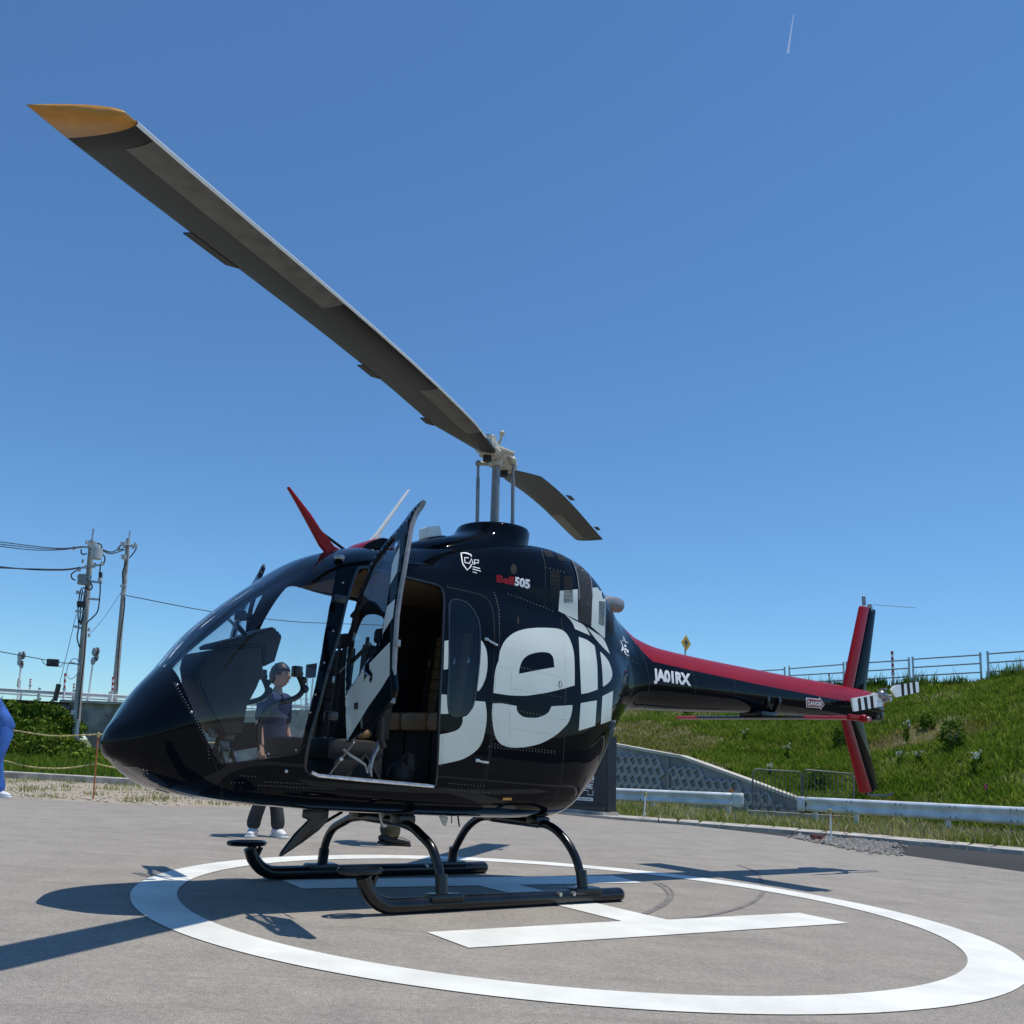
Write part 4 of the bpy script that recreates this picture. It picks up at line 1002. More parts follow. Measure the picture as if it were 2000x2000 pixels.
def leafmat(name, a, bcol, c=None, trans=.25, scale=.25):
    """foliage: colour from a slow noise in space mixed with a per-leaf value"""
    m = bpy.data.materials.new(name); m.use_nodes = True; N = m.node_tree; L = N.links
    for n in list(N.nodes): N.nodes.remove(n)
    o = N.nodes.new('ShaderNodeOutputMaterial'); d = N.nodes.new('ShaderNodeBsdfPrincipled'); d.inputs['Roughness'].default_value = .6; d.inputs['Specular IOR Level'].default_value = .08
    tl = N.nodes.new('ShaderNodeBsdfTranslucent'); mx = N.nodes.new('ShaderNodeMixShader'); mx.inputs[0].default_value = trans
    tc = N.nodes.new('ShaderNodeTexCoord'); ns = N.nodes.new('ShaderNodeTexNoise'); ns.inputs['Scale'].default_value = scale; ns.inputs['Detail'].default_value = 5
    L.new(tc.outputs['Object'], ns.inputs['Vector'])
    r = N.nodes.new('ShaderNodeValToRGB'); r.color_ramp.elements[0].position = .40; r.color_ramp.elements[1].position = .60
    r.color_ramp.elements[0].color = (*a, 1); r.color_ramp.elements[1].color = (*bcol, 1); L.new(ns.outputs[0], r.inputs[0])
    at_ = N.nodes.new('ShaderNodeAttribute'); at_.attribute_name = 'rnd'
    r2 = N.nodes.new('ShaderNodeValToRGB'); r2.color_ramp.elements[0].color = (.40, .45, .40, 1); r2.color_ramp.elements[1].color = (1.5, 1.4, 1.2, 1); L.new(at_.outputs['Fac'], r2.inputs[0])
    mu = N.nodes.new('ShaderNodeMixRGB'); mu.blend_type = 'MULTIPLY'; mu.inputs[0].default_value = 1; L.new(r.outputs[0], mu.inputs[1]); L.new(r2.outputs[0], mu.inputs[2])
    last = mu
    if c:
        gt = N.nodes.new('ShaderNodeMath'); gt.operation = 'GREATER_THAN'; gt.inputs[1].default_value = .86; L.new(at_.outputs['Fac'], gt.inputs[0])
        m3 = N.nodes.new('ShaderNodeMixRGB'); L.new(gt.outputs[0], m3.inputs[0]); L.new(mu.outputs[0], m3.inputs[1]); m3.inputs[2].default_value = (*c, 1); last = m3
    L.new(last.outputs[0], d.inputs['Base Color']); L.new(last.outputs[0], tl.inputs[0]); L.new(d.outputs[0], mx.inputs[1]); L.new(tl.outputs[0], mx.inputs[2]); L.new(mx.outputs[0], o.inputs[0])
    return m
M['grass'] = leafmat('embankment_grass', (.19, .22, .035), (.34, .28, .11), (.42, .35, .18), .42, .28)
M['verge'] = leafmat('verge_grass', (.25, .31, .06), (.42, .40, .17), (.70, .62, .42), .4, .8)
M['bush'] = leafmat('shrub_leaves', (.07, .14, .015), (.18, .26, .04), None, .3, .5)
M['weed'] = leafmat('weed_leaves', (.12, .215, .018), (.22, .29, .045), None, .45, 2.)
M['flower'] = mat('white_flower', (.72, .72, .66), .7)

def sheet(name, pts, z, m, kind='structure', cell=None, parent=None):
    if cell:
        bm = fill2d([[(p[0], p[1]) for p in pts]], cell)
        for v in bm.verts: v.co.z = z
        o = bmobj(name, bm, m, parent)
    else: o = pydata(name, [(p[0], p[1], z) for p in pts], [tuple(range(len(pts)))], m, parent)
    if parent is None: tag(o, kind=kind)
    return o
KB = [Vector((3.0, 17.35, 0)), Vector((3.77, 16.52, 0)), Vector((5.15, 16.05, 0)), Vector((6.82, 15.23, 0)), Vector((7.97, 14.36, 0)), Vector((9.0, 13.59, 0)), Vector((12, 11.0, 0)), Vector((20, 4, 0))]
sheet('ground', [(-900, -500), (900, -500), (900, 1500), (-900, 1500)], -.035, M['soil'])
PADR = [(3.0, 17.6), (3.77, 16.52), (5.0, 16.0), (5.75, 14.9), (6.08, 14.26), (6.37, 12.19), (6.97, 10.55), (8.6, 7.0), (12, 2), (16, -6), (-40, -6), (-40, 13.2), (-5.4, 13.28), (-3, 13.35), (-1.2, 15.2), (1.0, 17.8)]
sheet('landing_pad', PADR, 0, M['asphalt'])
sheet('dark_asphalt_strip', [(5.0, 16.0), (5.75, 14.9), (6.08, 14.26), (6.37, 12.19), (6.97, 10.55), (8.6, 7.0), (12, 2), (22, 2), (12, 11.0), (9.0, 13.59), (7.97, 14.36), (6.82, 15.23)], -.012, M['asphalt2'])
sheet('dirt_strip', [(-60, 13.0), (-5.4, 13.1), (-2.9, 13.2), (-1.0, 15.1), (1.2, 17.6), (3.1, 17.6), (3.0, 19.6), (-60, 19.2)], -.008, M['dirt'])
# painted circle and letter H
cx, cy = 1.011, 6.139; n = 160
v = [(cx+r_*math.cos(2*math.pi*k/n), cy+r_*math.sin(2*math.pi*k/n), .004) for r_ in (2.535, 2.275) for k in range(n)]
tag(pydata('painted_circle', v, [(k, (k+1) % n, n+(k+1) % n, n+k) for k in range(n)], M['linepaint']), kind='structure')
bm = fill2d([[(.211, 4.885), (.395, 4.549), (2.855, 6.004), (2.688, 6.327), (1.654, 5.724), (.939, 6.93), (1.97, 7.486), (1.825, 7.853), (-.703, 6.474), (-.53, 6.131), (.637, 6.769), (1.351, 5.575)]])
for q in bm.verts: q.co.z = .0042
tag(bmobj('painted_letter_h', bm, M['linepaint']), kind='structure')
# tyre scuffs on the asphalt
def arc(px, w_): 
    P = [gnd(*p) for p in px]; P = cr([(p.x, p.y, .0035) for p in P], 6); L = []; Q = []
    for i, p in enumerate(P):
        t = (P[min(i+1, len(P)-1)]-P[max(i-1, 0)]).normalized(); nn = Vector((-t.y, t.x, 0))*w_; L.append(p+nn); Q.append(p-nn)
    k = len(P); return pydata('tyre_scuff', L+Q, [(i, i+1, k+i+1, k+i) for i in range(k-1)], M['tyre'])
for P_, w_ in (([(1278, 1725), (1296, 1735), (1305, 1750), (1290, 1768), (1255, 1785)], .012), ([(1288, 1725), (1307, 1735), (1314, 1750), (1298, 1768), (1262, 1786)], .010),
               ([(1485, 1715), (1492, 1735), (1478, 1757), (1440, 1775), (1380, 1789), (1310, 1797)], .016), ([(1440, 1690), (1470, 1700), (1484, 1712)], .012)):
    tag(arc(P_, w_), kind='structure')

# kerb: one concrete piece after another
kl = cr([(p.x, p.y, 0) for p in KB[:7]], 5)
for i in range(0, len(kl)-1):
    a, c = kl[i], kl[i+1]
    if (c-a).length < .05: continue
    t = (c-a).normalized(); nn = Vector((-t.y, t.x, 0)); g_ = t*.006
    q = MB(); q.prism([a+g_-nn*.0-Vector((0, 0, .03)), c-g_-Vector((0, 0, .03)), c-g_+nn*.95-Vector((0, 0, .03)), a+g_+nn*.95-Vector((0, 0, .03))], (0, 0, .075+random.uniform(-.003, .003)))
    o = q.build('kerb_stone', M['concrete'], None, False); kerbs = locals().get('kerbs', []); kerbs.append(o)
kr = thing('concrete_kerb', 'low pale concrete kerb between the asphalt and the grassy verge', 'kerb')
for o in kerbs: o.parent = kr

# ------------------------------------------------------------------ embankment
FOOT = [(1000, 1424, 30.0), (1200, 1451, 28.05), (1350, 1478, 26.05), (1467, 1522, 24.35), (1556, 1560, 23.05), (1640, 1592, 21.0), (1760, 1608, 18.6), (2000, 1630, 15.8), (2300, 1660, 13.0)]
TOPL = [(1000, 1378, 47), (1200, 1370, 44), (1350, 1364, 41), (1467, 1357, 38.6), (1556, 1352, 36.8), (1694, 1342, 34), (1914, 1331.5, 30), (2000, 1322, 28.5), (2300, 1296, 24)]
Ff = [at(*p) for p in FOOT]; Tt = [at(*p) for p in TOPL]
def lerp_list(P, s):
    s = min(max(s, 0), .99999)*(len(P)-1); i = int(s); return P[i].lerp(P[i+1], s-i)
def emb(s, r_):
    a, c = lerp_list(Ff, s), lerp_list(Tt, s); p = a.lerp(c, r_)
    n_ = noise.noise(Vector((p.x*.35, p.y*.35, 0)))*.28+noise.noise(Vector((p.x*1.3, p.y*1.3, 3)))*.10
    e = min(r_, 1-r_)*6; p.z += n_*min(max(e, .12), 1)
    return p
ns_, nr_ = 90, 40; v = [emb(i/ns_, j/nr_) for i in range(ns_+1) for j in range(nr_+1)]
v2 = []; 
f = [(i*(nr_+1)+j, (i+1)*(nr_+1)+j, (i+1)*(nr_+1)+j+1, i*(nr_+1)+j+1) for i in range(ns_) for j in range(nr_)]
# flat road on top, falling away behind
base = len(v); tp = [emb(i/ns_, 1) for i in range(ns_+1)]
v += [p+Vector((6, 9, -.15)) for p in tp]+[p+Vector((10, 16, -4)) for p in tp]
for i in range(ns_):
    f.append((i*(nr_+1)+nr_, (i+1)*(nr_+1)+nr_, base+i+1, base+i)); f.append((base+i, base+i+1, base+ns_+2+i, base+ns_+1+i))
tag(pydata('embankment', v, f, M['soil'], None, True), kind='structure')
# verge between the kerb and the slope
VK = [Vector((p.x, p.y, .03)) for p in kl]
def verge_in(s): 
    a = lerp_list(VK, s); return a
vp = []; nv = 40
vf_far = [at(1180, 1562, 24.), at(1350, 1577, 22.6), at(1470, 1590, 21.5), at(1560, 1597, 21.0), at(1640, 1600, 20.5), at(1760, 1612, 18.), at(2000, 1635, 15.4), at(2300, 1665, 12.8)]
for i in range(nv+1):
    a = lerp_list(VK, i/nv); a = a + Vector((.55, .72, -.01)); c = lerp_list(vf_far, i/nv)
    for j in range(7):
        p = a.lerp(c, j/6); p.z += noise.noise(Vector((p.x*1.1, p.y*1.1, 9)))*.03 if 0 < j < 6 else 0; vp.append(p)
tag(pydata('grass_verge', vp, [(i*7+j, (i+1)*7+j, (i+1)*7+j+1, i*7+j+1) for i in range(nv) for j in range(6)], M['soil'], None, True), kind='structure')
def blades(name, P, hmin, hmax, wd, m, lean=.35, label=None, cat='grass', tall=.04, heads=False, N_=None):
    """grass: bent two-segment blades, one mesh; P is a list of root points"""
    n = len(P); P = np.array([tuple(p) for p in P], dtype=np.float32); a = np.random.rand(n)*2*math.pi
    h = hmin+(hmax-hmin)*np.random.rand(n)**1.6; h = np.where(np.random.rand(n) < tall, h*1.8, h)
    la = np.random.rand(n)*2*math.pi; ll = lean*h*np.random.rand(n)
    d = np.stack([np.cos(a), np.sin(a), np.zeros(n)], 1)*(wd*(.6+.8*np.random.rand(n)))[:, None]
    l = np.stack([np.cos(la)*ll, np.sin(la)*ll, np.zeros(n)], 1)
    up = np.stack([np.zeros(n), np.zeros(n), h], 1)
    V = np.empty((n, 5, 3), np.float32)
    V[:, 0] = P-d; V[:, 1] = P+d; V[:, 2] = P+d*.75+up*.55+l*.35; V[:, 3] = P-d*.75+up*.55+l*.35; V[:, 4] = P+up+l
    F4 = (np.arange(n)*5)[:, None]+np.array([0, 1, 2, 3]); F3 = (np.arange(n)*5)[:, None]+np.array([3, 2, 4])
    me = bpy.data.meshes.new(name); me.vertices.add(n*5); me.vertices.foreach_set('co', V.ravel())
    me.loops.add(n*7); me.polygons.add(n*2)
    li = np.concatenate([F4, F3], 1).ravel(); me.loops.foreach_set('vertex_index', li.astype(np.int32))
    st = np.empty(n*2, np.int32); st[0::2] = np.arange(n)*7; st[1::2] = np.arange(n)*7+4
    me.polygons.foreach_set('loop_start', st); me.update(calc_edges=True); me.validate()
    at_ = me.attributes.new('rnd', 'FLOAT', 'FACE'); at_.data.foreach_set('value', np.repeat(np.random.rand(n), 2).astype(np.float32))
    me.materials.append(m); o = bpy.data.objects.new(name, me); COL.objects.link(o)
    return tag(o, label, cat, kind='stuff')
P = []
while len(P) < 150000:
    s_ = random.random()**.75*.92+.03; r_ = random.random()
    p = emb(s_, r_)
    dens = noise.noise(Vector((p.x*.5, p.y*.5, 20)))
    if dens < -.25 and random.random() < .6: continue
    P.append(p)
lush = [p for p in P if (noise.noise(Vector((p.x*.22, p.y*.22, 5)))+(p.x-9)*.05) > .0]; low = [p for p in P if (noise.noise(Vector((p.x*.22, p.y*.22, 5)))+(p.x-9)*.05) <= .0]
blades('embankment_grass', low, .04, .13, .012, M['grass'], 1.3, 'short dry olive grass on the upper left of the embankment')
blades('embankment_grass', lush, .06, .20, .014, M['weed'], 1.2, 'taller bright green grass on the right of the embankment')
P = []
while len(P) < 30000:
    i = random.random()*nv; j = random.random()*6; i0, j0 = int(i), int(j)
    if i0 >= nv or j0 >= 6: continue
    a = vp[i0*7+j0].lerp(vp[(i0+1)*7+j0], i-i0); c = vp[i0*7+j0+1].lerp(vp[(i0+1)*7+j0+1], i-i0); q_ = a.lerp(c, j-j0)
    if 6.6 < q_.x < 9.3 and q_.y > 17.6 and random.random() < .8: continue
    P.append(q_)
blades('verge_grass', P, .04, .17, .008, M['verge'], .8, 'pale seeding grass between the kerb and the guardrails')

# leafy things
def leaves(name, cen, rad, n, size, m, parent=None, shell=.55, squash=1., seed=0):
    rs = np.random.RandomState(seed); n = int(n)
    u = rs.randn(n, 3); u /= np.linalg.norm(u, axis=1)[:, None]
    rr = (shell+(1-shell)*rs.rand(n))**.7
    ph = np.array([noise.noise(Vector(tuple(q*2.2+seed))) for q in u]); rr = rr*(1+.38*ph)
    P = u*rr[:, None]*np.array(rad); P[:, 2] = np.where(P[:, 2] < -rad[2]*.9, -rad[2]*.9, P[:, 2]); P += np.array(cen)
    t = rs.randn(n, 3); t /= np.linalg.norm(t, axis=1)[:, None]; k = np.cross(t, rs.randn(n, 3)); k /= np.linalg.norm(k, axis=1)[:, None]
    sz = size*(.6+.8*rs.rand(n))[:, None]
    V = np.stack([P-t*sz, P+k*sz*.45, P+t*sz, P-k*sz*.45], 1).reshape(-1, 3)
    me = bpy.data.meshes.new(name); me.vertices.add(n*4); me.vertices.foreach_set('co', V.astype(np.float32).ravel()); me.loops.add(n*4); me.polygons.add(n)
    me.loops.foreach_set('vertex_index', np.arange(n*4, dtype=np.int32)); me.polygons.foreach_set('loop_start', np.arange(0, n*4, 4, dtype=np.int32)); me.update(calc_edges=True)
    at_ = me.attributes.new('rnd', 'FLOAT', 'FACE'); at_.data.foreach_set('value', rs.rand(n).astype(np.float32)); me.materials.append(m)
    o = bpy.data.objects.new(name, me); COL.objects.link(o)
    if parent: o.parent = parent
    return o
def embpx(px, py):
    """point of the slope seen at a picture point"""
    best = None
    d = ray(px, py)
    for i in range(400):
        t = 14+i*.09; p = CAM+d*t
        # nearest slope cell
        for _ in (0,):
            q = EB.find_nearest(p)
        if q[0] is not None and (best is None or q[3] < best[0]): best = (q[3], q[0])
    return best[1]
EB = BVHTree.FromPolygons(v[:(ns_+1)*(nr_+1)], f[:ns_*nr_])
def slope_at(px, py):
    r_ = EB.ray_cast(CAM, ray(px, py).normalized()); return r_[0] if r_[0] is not None else embpx(px, py)
def weed(px, py, h, lab, seed):
    p = slope_at(px, py); t = thing('flowering_weed', lab, 'weed', p, 0, 'weeds on the embankment')
    q = MB()
    rs = random.Random(seed)
    tops = []
    for k in range(5):
        a = rs.random()*6.28; e = Vector((math.cos(a)*.16*h, math.sin(a)*.16*h, h*(.7+.4*rs.random()))); q.tube([(0, 0, -.02), e*.5+Vector((0, 0, .05)), e], .006, 5); tops.append(e)
    q.build('stem', M['weed'], t); leaves('leaf_cluster', (0, 0, h*.5), (.2*h, .2*h, .5*h), 90, .05, M['weed'], t, .1, seed=seed)['kind'] = 'stuff'
    q = MB()
    for e in tops:
        for k in range(3): q.ball(e+Vector((rs.uniform(-.04, .04), rs.uniform(-.04, .04), rs.uniform(0, .06))), .016, 6)
    o = q.build('white_flower_head', M['flower'], t); o['kind'] = 'stuff'
for k, (px, py, h, lab) in enumerate([(1455, 1454, .42, 'white-flowered weed high on the slope above the retaining wall, farthest left'), (1538, 1486, .45, 'white-flowered weed on the slope straight above the barrier panels'),
     (1771, 1455, .55, 'tall white-flowered weed on the slope just right of the lower tail fin'), (1760, 1498, .3, 'low white-flowered weed right of the lower tail fin tip'), (1795, 1495, .3, 'low white-flowered weed, second one right of the lower tail fin tip'),
     (1905, 1519, .45, 'white-flowered weed low on the slope near the pink marker flag'), (1505, 1518, .3, 'white-flowered weed seen through the left barrier panel'), (1915, 1500, .3, 'small white-flowered weed halfway up the right side of the slope')]): weed(px, py, h, lab, k+3)
def shrub(name, p, rad, n, lab, seed, group=None, m=None, size=.06, stems=4):
    t = thing(name, lab, 'shrub', p, 0, group); q = MB(); rs = random.Random(seed)
    for k in range(stems):
        a = rs.random()*6.28; q.tube([(0, 0, -.1), (math.cos(a)*rad[0]*.25, math.sin(a)*rad[1]*.25, rad[2]*.6), (math.cos(a)*rad[0]*.5, math.sin(a)*rad[1]*.5, rad[2]*1.3)], [.02, .012, .005], 5)
    q.build('branch', M['pole'], t)
    if m is None: m = M['bush']
    o = leaves('foliage', (0, 0, rad[2]*.85), rad, n, size, m, t, .35, seed=seed); return t
for k, (px, py, r_, h, lab) in enumerate([(1642, 1462, .24, .34, 'dark green shrub on the slope hard by the lower tail fin'), (1862, 1466, .30, .42, 'dark feathery shrub halfway up the slope at the right'), (1812, 1424, .22, .2, 'small dark shrub near the top of the slope below the railing'),
     (1344, 1394, .2, .18, 'small dark green tuft under the helicopter tail boom'), (1602, 1540, .3, .3, 'dark shrub behind the right barrier panel'), (1700, 1548, .36, .25, 'low leafy shrub at the foot of the slope under the lower tail fin')]):
    shrub('slope_shrub', slope_at(px, py), (r_, r_, h), 700, lab, 31+k, 'shrubs on the embankment', size=.045)
for k in range(46):                                    # ragged weeds along the skyline of the slope
    pass
P = []
for k in range(9000):
    s_ = .45+.5*random.random(); p = emb(s_, .97+.05*random.random())
    if noise.noise(Vector((p.x*1.2, p.y*1.2, 40))) > -.05: P.append(p)
blades('skyline_weeds', P, .10, .42, .012, M['bush'], .5, 'ragged dark weeds along the skyline under the railing', tall=.12)

# ------------------------------------------------------------------ patterned retaining wall
rw_ = thing('retaining_wall', 'grey retaining wall of slanted relief blocks with a sloping pale coping', 'wall')
C0 = [at(1000, 1423, 29.95), at(1200, 1450, 28), at(1344, 1476.5, 26.1), at(1361, 1479, 25.9), at(1467, 1521, 24.3), at(1556, 1558.5, 23)]
A_ = Vector((C0[0].x, C0[0].y, 0)); B_ = Vector((C0[-1].x, C0[-1].y, 0)); WD = (B_-A_).normalized(); WN = Vector((WD.y, -WD.x, 0)).normalized()      # WN faces the pad
if WN.y > 0: WN = -WN
WL = (B_-A_).length
prof = [((p-A_).dot(WD), p.z) for p in C0]
def wz(u):
    for (a, za), (c, zc) in zip(prof[:-1], prof[1:]):
        if a <= u <= c: return za+(zc-za)*(u-a)/(c-a)
    return prof[-1][1] if u > prof[-1][0] else prof[0][1]
def wp(u, z, o=0): return A_+WD*u+WN*(o)+Vector((0, 0, z))
q = MB(); us = [p[0] for p in prof]
poly = [wp(us[0], -.5)]+[wp(u, z-.05) for u, z in prof]+[wp(us[-1], -.5)]
q.prism(poly, -WN*.25); q.build('wall_panel', M['blockwall'], rw_, False)
q = MB()
for (a, za), (c, zc) in zip(prof[:-1], prof[1:]):
    if c-a < .1 and False: continue
    q = MB(); q.prism([wp(a, za-.055, .05), wp(c, zc-.055, .05), wp(c, zc+.02, .05), wp(a, za+.02, .05)], -WN*.36); q.build('coping_stone', M['coping'], rw_, False)
q = MB(); ug = [u for u in [((at(1338, 1500, 26.2)-A_).dot(WD))]][0]
q.prism([wp(ug-.04, -.4, .06), wp(ug+.05, -.4, .06), wp(ug+.05, wz(ug)-.1, .06), wp(ug-.04, wz(ug)-.1, .06)], -WN*.1); q.build('wall_pilaster', M['blockwall'], rw_, False)
# relief block: slanted ring standing proud of the panel
cw, chh = .235, .255
def block_mesh():
    q = MB(); sk = .15; o_ = .085
    def pt(a, c, o): return (a*cw*.96-c*sk+(sk/2), o, c*chh*.96+a*.13)
    outer = [pt(0, 0, 0), pt(1, 0, 0), pt(1, 1, 0), pt(0, 1, 0)]; it = .24
    inner = [pt(it, it*.8, 0), pt(1-it, it*.8, 0), pt(1-it, 1-it*.8, 0), pt(it, 1-it*.8, 0)]
    V = []
    for P_, o in ((outer, 0), (outer, o_*.75), (inner, o_), (inner, .004)):
        for p in P_: V.append(WD*p[0]+WN*o+Vector((0, 0, p[2])))
    F = []
    for L_ in range(3): F += [(L_*4+k, L_*4+(k+1) % 4, L_*4+4+(k+1) % 4, L_*4+4+k) for k in range(4)]
    F.append((12, 13, 14, 15)); q.add(V, F)
    return q.build('relief_block', mat('highlit_relief_block', (.36, .36, .35), .85, var=.15, vscale=3), rw_, False)  # paler than the panel: highlights of the relief put into the colour
b0 = block_mesh(); first = True; nb_ = 0
for j in range(0, 9):
    for i in range(int(WL/cw)+2):
        u = i*cw+(j % 2)*cw*.5-.2; z = -.10+j*chh
        if z+chh+.16 > wz(u+cw) or u+cw*1.2 > WL or abs(u+cw*.5-ug) < cw*.62 or u < us[0]: continue
        # stepped plain panels under the coping
        if z+chh > wz(min(u+cw, WL))-.10-.05*((i//4) % 3 == 2): continue
        o = b0 if first else b0.copy()
        if not first: COL.objects.link(o); o.parent = rw_
        o.location = wp(u, z, .002); first = False; nb_ += 1

# ------------------------------------------------------------------ guardrails
def railprofile(hh):
    P = [(.0, -.5), (.012, -.47), (.034, -.36), (.036, -.26), (.006, -.10), (.0, 0), (.006, .10), (.036, .26), (.034, .36), (.012, .47), (0, .5)]
    return [(a*1.35, b*hh) for a, b in P]
def guardrail(label, A, B, hA, hB, posts, endA=True, endB=True, seams=2):
    t = thing('guardrail', label, 'guardrail', (0, 0, 0), 0, 'steel guardrails along the verge'); d = (B-A); L_ = d.length; d.normalize(); nn = Vector((d.y, -d.x, 0)).normalized()
    if nn.y > 0: nn = -nn
    V = []; F = []; n = 24
    for i in range(n+1):
        s_ = i/n; c = A.lerp(B, s_); hh = hA+(hB-hA)*s_
        for (o, z) in railprofile(hh): V.append(c+nn*o+Vector((0, 0, z)))
    m_ = 11
    for i in range(n):
        for k in range(m_-1): F.append((i*m_+k, (i+1)*m_+k, (i+1)*m_+k+1, i*m_+k+1))
    o = pydata('beam', V, F, M['galv'], t, True); md = o.modifiers.new('t', 'SOLIDIFY'); md.thickness = .008
    for e, P_, hh, sg in ((endA, A, hA, -1), (endB, B, hB, 1)):
        if not e: continue
        V = []; F = []
        for i, (w_, b_) in enumerate([(0, .0), (.08, .0), (.17, .0), (.21, -.03), (.215, -.08)]):
            for z in (-.5, -.2, .2, .5): V.append(P_+d*sg*w_+nn*(.052+b_*1.)+Vector((0, 0, z*hh*1.03)))
        for i in range(4): F += [(i*4+k, (i+1)*4+k, (i+1)*4+k+1, i*4+k+1) for k in range(3)]
        o = pydata('end_cap', V, F, M['galv'], t, True); md = o.modifiers.new('t', 'SOLIDIFY'); md.thickness = .012
    for s_ in [.0+(k+1)/(seams+1) for k in range(seams)]:
        c = A.lerp(B, s_); hh = hA+(hB-hA)*s_; V = []
        for w_ in (-.09, .09):
            for (o, z) in railprofile(hh): V.append(c+d*w_+nn*(o+.006)+Vector((0, 0, z)))
        pydata('lap_joint', V, [(k, m_+k, m_+k+1, k+1) for k in range(m_-1)], M['galv'], t, True)
        for w_ in (-.05, .05):
            for z in (-.36, -.26, .26, .36):
                q = MB(); q.ball(c+d*w_+nn*.062+Vector((0, 0, z*hh)), .011, 6); o = q.build('bolt', M['bars'], t)
    for P_ in posts:
        q = MB(); q.cyl((P_.x-nn.x*.06, P_.y-nn.y*.06, -.15), (P_.x-nn.x*.06, P_.y-nn.y*.06, A.z+.05), .045, 12); q.build('post', M['galv'], t)
    return t
gA, gB = at(1100, 1547, 22.0), at(1431, 1562, 19.9)
guardrail('weathered guardrail ending left of the barrier panels, nearest the banner board', gA, gB, .285, .28, [Vector((gB.x, gB.y, 0))+(gA-gB).normalized()*.1, Vector((gA.x, gA.y, 0)).lerp(Vector((gB.x, gB.y, 0)), .55)], False, True, 1)
gC, gD = at(1576, 1570.5, 19.3), at(2120, 1601, 14.6)
def along(A, B, px):
    # point of the line whose picture x is px
    lo, hi = 0, 1
    for _ in range(30):
        m_ = (lo+hi)/2; p = A.lerp(B, m_); d = p-CAM; x = PPX+FPX*(d.dot(RT))/d.dot(FW)
        if x < px: lo = m_
        else: hi = m_
    return A.lerp(B, lo)
pts_ = [along(gC, gD, x) for x in (1588, 1667, 1846, 2040)]
guardrail('long scuffed guardrail running out of the frame at the right', gC, gD, .285, .29, [Vector((p.x, p.y, 0)) for p in pts_], True, False, 4)
# reflector on the first rail
t = thing('rail_reflector', 'small orange round reflector on top of the left guardrail end', 'reflector', at(1429, 1553, 19.95))
q = MB(); q.cyl((0, 0, -.03), (0, 0, .05), .012, 8); q.build('stalk', M['white'], t)
q = MB(); q.cyl((0, -.012, .095), (0, .012, .095), .045, 16); q.build('disc', M['redpaint'], t)
q = MB(); q.cyl((0, -.018, .095), (0, -.010, .095), .026, 12); q.build('lens', M['signyellow'], t)

# crowd barriers on concrete blocks
def barrier(lab, tl, tr, bl, br, Y0_, Y1_, n):
    t = thing('crowd_barrier', lab, 'barrier', (0, 0, 0), 0, 'tubular barrier panels'); a, c, e, g_ = at(*bl, Y0_), at(*tl, Y0_), at(*tr, Y1_), at(*br, Y1_)
    q = MB(); q.tube([a, c-Vector((0, 0, .06)), c+(e-c).normalized()*.05, e-(e-c).normalized()*.05, e-Vector((0, 0, .06)), g_], .019, 8); q.build('frame', M['bars'], t)
    lo = a.lerp(c, .10); hi = g_.lerp(e, .10); q = MB(); q.tube([lo, hi], .014, 6); q.build('bottom_rail', M['bars'], t)
    for k in range(1, n):
        s_ = k/n; q = MB(); q.tube([lo.lerp(hi, s_), c.lerp(e, s_)], .0075, 5); q.build('bar', M['bars'], t)
barrier('left barrier panel in the gap between the guardrails', (1470, 1502), (1565, 1508), (1470, 1584), (1565, 1588), 20.3, 20.3, 13)
barrier('right barrier panel standing behind the long guardrail', (1569, 1503), (1667, 1512), (1569, 1588), (1667, 1594), 20.3, 20.0, 13)
for (a, c, ya_, yb_, lab) in (((1464, 1583), (1568, 1589), 20.0, 20.0, 'low concrete block under the left barrier panel'), ((1571, 1589), (1680, 1596), 20.0, 19.7, 'low concrete block under the right barrier panel')):
    p, r_ = at(*a, ya_), at(*c, yb_); q = MB(); d = (r_-p).normalized(); nn = Vector((-d.y, d.x, 0)).normalized()
    q.prism([p-Vector((0, 0, .35)), r_-Vector((0, 0, .35)), r_, p], nn*.22); tag(q.build('concrete_block', M['concrete_dark'], None, False), lab, 'concrete block', 'blocks under the barriers')

# ------------------------------------------------------------------ railing on top of the embankment
def Ytop(px): return float(np.interp(px, [1200, 1543, 1649, 1777, 1917, 2000, 2300], [44, 37.2, 35, 32.3, 30, 28.5, 24]))
def railing(x0, y0s, x1, y1s, b0_, b1_, lab):
    t = thing('railing_panel', lab, 'railing', (0, 0, 0), 0, 'railing panels above the embankment'); Ya, Yb = Ytop(x0)-.1, Ytop(x1)-.1
    for x_, yt, yb, Yq in ((x0, y0s[0]-5, b0_, Ya), (x1, y1s[0]-5, b1_, Yb)):
        q = MB(); q.cyl(at(x_, yb, Yq), at(x_+.06*(yb-yt)*-1*(x_-1150)/900, yt, Yq), .035, 8); q.build('post', M['galv2'], t)
    for ya_, yb_ in zip(y0s, y1s): q = MB(); q.cyl(at(x0, ya_, Ya), at(x1, yb_, Yb), .024, 8); q.build('rail', M['galv2'], t)
railing(1440, [1313, 1324, 1335], 1533.6, [1307.5, 1321, 1334], 1357, 1350, 'railing panel farthest left, half hidden by the tail boom')
railing(1542.7, [1306, 1319.5, 1333], 1649, [1297.6, 1313.7, 1329], 1352, 1346, 'railing panel just left of the upper tail fin')
railing(1655, [1297, 1313, 1329], 1777, [1289, 1305, 1321.5], 1345, 1336, 'railing panel behind the upper tail fin')
railing(1784.7, [1287.5, 1303.6, 1320], 1917, [1279, 1295.6, 1313], 1336, 1331, 'railing panel right of the striped tail rotor blades')
railing(1931.7, [1277, 1294.5, 1312], 2090, [1266, 1283, 1302], 1330, 1320, 'railing panel cut by the right edge of the frame')
